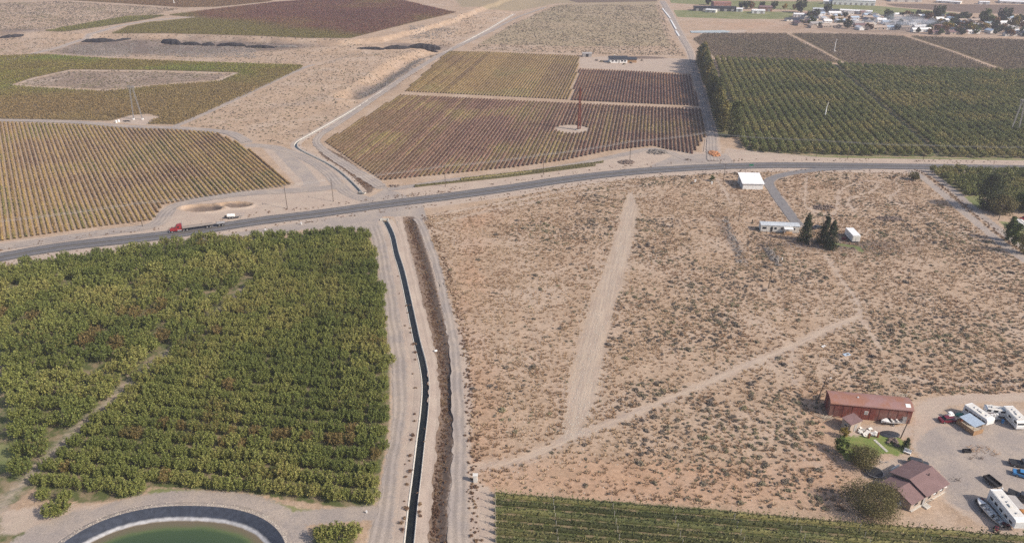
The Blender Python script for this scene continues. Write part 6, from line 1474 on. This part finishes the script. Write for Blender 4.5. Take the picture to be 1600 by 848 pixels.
long_building((1084, 17.5), (1150, 18.5), 12, 4.5, 1.0, 'darkcar', 'black', 'long dark school building on the green field', 'school_building', 'school', 6)
long_building((1115, 13), (1142, 13), 16, 6.5, 1.2, 'barnroof', 'barnroof', 'brown block building behind the long dark school', 'school_building', 'school', 3)
long_building((1150, 18.8), (1160, 19.2), 10, 3.5, .8, 'white', 'whiteroof', 'small white annex at the end of the dark school', 'school_building', 'school', 1)
long_building((1186, 18), (1206, 18.5), 14, 5, 1.2, 'barnroof', 'houseroof', 'brown hall between school and tree clump', 'school_building', 'school', 2)
long_building((1175, 21.5), (1195, 22), 10, 3.5, 1.0, 'white', 'whiteroof', 'white roofed hall at the edge of the sports field', 'school_building', 'school', 2)
long_building((1102, 19.5), (1118, 20.5), 8, 3.0, .8, 'offwhite', 'whiteroof', 'low white building in front of the dark school', 'school_building', 'school', 2)
long_building((1270, 19), (1300, 20), 10, 3.5, 1.0, 'white', 'mhroof', 'white long shed at the northern edge of the town', nd=3)
long_building((1312, 21), (1362, 23.5), 9, 3.5, 1.0, 'offwhite', 'whiteroof', 'pale long roof along the green field', nd=5)
long_building((1240, 27), (1256, 27.5), 8, 3.2, 1.0, 'white', 'whiteroof', 'three door white garage at the western town edge', nd=3)
HL = ['white roofed', 'grey roofed', 'brown roofed', 'pale blue roofed', 'dark roofed', 'tan roofed']; HM = ['whiteroof', 'wall_grey', 'houseroof', 'bluegrey', 'darkcar', 'wall_tan']
hp = []
R = random.Random(77)
TOWN = [(1236, 31), (1250, 22), (1300, 20), (1400, 24), (1500, 27), (1600, 29), (1660, 31), (1660, 60), (1600, 59), (1500, 56), (1430, 54), (1400, 50), (1345, 48), (1290, 46), (1250, 42)]
TW = W_(TOWN); cells = grid_in(TW, .12, 19, 17.5, 2.0)
hq = [tuple(p) for p in cells]; R.shuffle(hq); nh = 0
protoH = {}
for i, p in enumerate(hq):
    q = pxy(np.array([p])); 
    if q[0][0] < 1225 or q[0][0] > 1612 or nh >= 175 or R.random() < (.30 if q[0][0] > 1390 else .12): continue
    nh += 1
    kq = R.randrange(6); rz = R.choice([0.1, .1+PI/2, .15, .05]) ; L = R.uniform(8, 14) if R.random() < .85 else 20
    nb_ = 'town'
    dx = 'western trailer-park side' if q[0][0] < 1390 else 'leafy eastern side'
    key = kq
    if key not in protoH:
        t = thing('town_house', '', 'house', (p[0], p[1]), rz); gable(t, 14, 8, 2.8, 1.6, M[['white', 'offwhite', 'wall_tan', 'white', 'offwhite', 'wall_tan'][kq]], M[HM[kq]], .5)
        for x in (-4.5, -1.5, 4.5): win(t, x, -4.0, 1.5, 1.3, 1.1)
        door(t, 1.6, -4.0, 1.0, 2.1); protoH[key] = t
    else:
        t = copy_tree(protoH[key]); t.location = (p[0], p[1], 0); t.rotation_euler = (0, 0, rz)
    t.scale = (L/14, R.uniform(.65, .9), R.uniform(.8, 1.0)); t['label'] = '%s low house among the distant town blocks, %s' % (HL[kq], dx); t['group'] = '%s town houses, %s' % (HL[kq], dx)
# town trees
TC = [[raw_mesh('crown', *crown_cloud(500+10*j+i, 520, sh_round(4.0, 9.0, 1.0), 1.1, 34), MAT_TOWN[j]) for i in range(2)] for j in range(4)]
ttr = trunk_mb(4, .3, 3, 4, 1.5).mesh('trunk', MAT_BARK)
TLn = ['dark green', 'rusty orange', 'yellow', 'mid green']
cand = [p for p in grid_in(TW, .3, 10, 9.5, 2.6)]; R.shuffle(cand); n = 0
for p in cand:
    q = pxy(np.array([p])); x = q[0][0]; y = q[1][0]
    if x > 1625 or x < 1240: continue
    pr_ = .10 if x < 1370 else .62
    if 1368 < x < 1440 and y > 35: pr_ = .2
    if R.random() > pr_: continue
    if n > 270: break
    j = R.choices([0, 1, 2, 3], [.42, .22, .13, .23])[0]; n += 1
    side = 'trailer-park side' if x < 1390 else 'house blocks'
    t = thing('town_tree', '%s round tree in the distant town, %s' % (TLn[j], side), 'tree', (p[0], p[1], 0), R.uniform(0, 6), '%s town trees, %s' % (TLn[j], side)); s = R.uniform(.42, .85) if R.random() < .85 else R.uniform(.85, 1.05); t.scale = (s, s, s*R.uniform(.8, 1.2)); link('crown', TC[j][R.randrange(2)], t); link('trunk', ttr, t)
for a, b, s, l_, j in ((1465, 30, 1.5, 'tall dark conifer-like tree standing above the northern town edge', 0), (1567, 36, 1.6, 'tall dark tree on the eastern skyline of the town', 0), (1250, 20, 1.5, 'big dark round tree west of the trailer park', 0), (1292, 21, 1.1, 'dark round tree by the white long shed', 0), (1540, 38, 1.6, 'large olive tree in the middle of the eastern blocks', 3), (1583, 44, 1.3, 'bright yellow tree near the eastern town edge', 2),
                       (1158, 14, .9, 'dark tree nearest the school', 0), (1166, 14.5, 1.0, 'dark tree second from the school', 0), (1174, 14, .9, 'rusty tree in the school clump', 1), (1209, 15, 1.0, 'dark tree right of the brown hall', 0), (1106, 8, .9, 'lone dark tree on the field north of the school', 0), (1226, 15, .7, 'small yellow tree between hall and town', 2), (1190, 13, .8, 'dark tree behind the brown hall', 0), (1241, 15, .6, 'small rusty tree close to the big dark tree', 1)):
    p = G(a, b); t = thing('town_tree', l_, 'tree', (p[0], p[1], 0), 0); t.scale = (s, s, s*1.15); link('crown', TC[j][0], t); link('trunk', ttr, t)

# ------------------------------------------------------------------ smoke over the town
k = bpy.data.materials.new('smoke'); k.use_nodes = True; tt = k.node_tree; tt.nodes.clear(); ou = tt.nodes.new('ShaderNodeOutputMaterial'); pv = tt.nodes.new('ShaderNodeVolumePrincipled')
pv.inputs['Color'].default_value = (.78, .84, .95, 1); tc = tt.nodes.new('ShaderNodeTexCoord'); no = tt.nodes.new('ShaderNodeTexNoise'); no.inputs['Scale'].default_value = 2.2; no.inputs['Detail'].default_value = 3
ln = tt.nodes.new('ShaderNodeVectorMath'); ln.operation = 'LENGTH'; mr = tt.nodes.new('ShaderNodeMapRange'); mr.inputs['From Min'].default_value = 1.0; mr.inputs['From Max'].default_value = .2; mr.inputs['To Max'].default_value = 1
m2 = tt.nodes.new('ShaderNodeMapRange'); m2.inputs['From Min'].default_value = .46; m2.inputs['From Max'].default_value = .68; m2.inputs['To Max'].default_value = .16; mu = tt.nodes.new('ShaderNodeMath'); mu.operation = 'MULTIPLY'
tt.links.new(tc.outputs['Object'], no.inputs[0]); tt.links.new(tc.outputs['Object'], ln.inputs[0]); tt.links.new(ln.outputs['Value'], mr.inputs[0]); tt.links.new(no.outputs[0], m2.inputs[0]); tt.links.new(mr.outputs[0], mu.inputs[0]); tt.links.new(m2.outputs[0], mu.inputs[1]); tt.links.new(mu.outputs[0], pv.inputs['Density']); tt.links.new(pv.outputs[0], ou.inputs['Volume'])
V = []; F = []; nn, mm = 16, 10
for j in range(1, mm):
    a = -PI/2+PI*j/mm
    for i in range(nn): V.append((math.cos(a)*math.cos(2*PI*i/nn), math.cos(a)*math.sin(2*PI*i/nn), math.sin(a)))
for j in range(mm-2):
    for i in range(nn): F.append((j*nn+i, j*nn+(i+1) % nn, (j+1)*nn+(i+1) % nn, (j+1)*nn+i))
F.append(tuple(range(nn))[::-1]); F.append(tuple((mm-2)*nn+i for i in range(nn)))
o = link('smoke', raw_mesh('smoke', V, F, k), None, (*G(1412, 45), 7.0), kind='stuff', label='bluish smoke drifting over the distant town'); o.scale = (38, 26, 9)

# ------------------------------------------------------------------ haze
HZ = .00020
k = bpy.data.materials.new('haze'); k.use_nodes = True; tt = k.node_tree; tt.nodes.clear(); ou = tt.nodes.new('ShaderNodeOutputMaterial'); pv = tt.nodes.new('ShaderNodeVolumePrincipled')
pv.inputs['Color'].default_value = (.84, .82, .95, 1); pv.inputs['Density'].default_value = HZ; pv.inputs['Anisotropy'].default_value = .2; tt.links.new(pv.outputs[0], ou.inputs['Volume'])
m = MB(); m.box(0, 1350, 57.5, 5400, 3900, 131)
o = single('haze', m, k, 'thin pale haze over the whole valley', 'haze', (0, 0, 0)); o['kind'] = 'stuff'; del o['category']
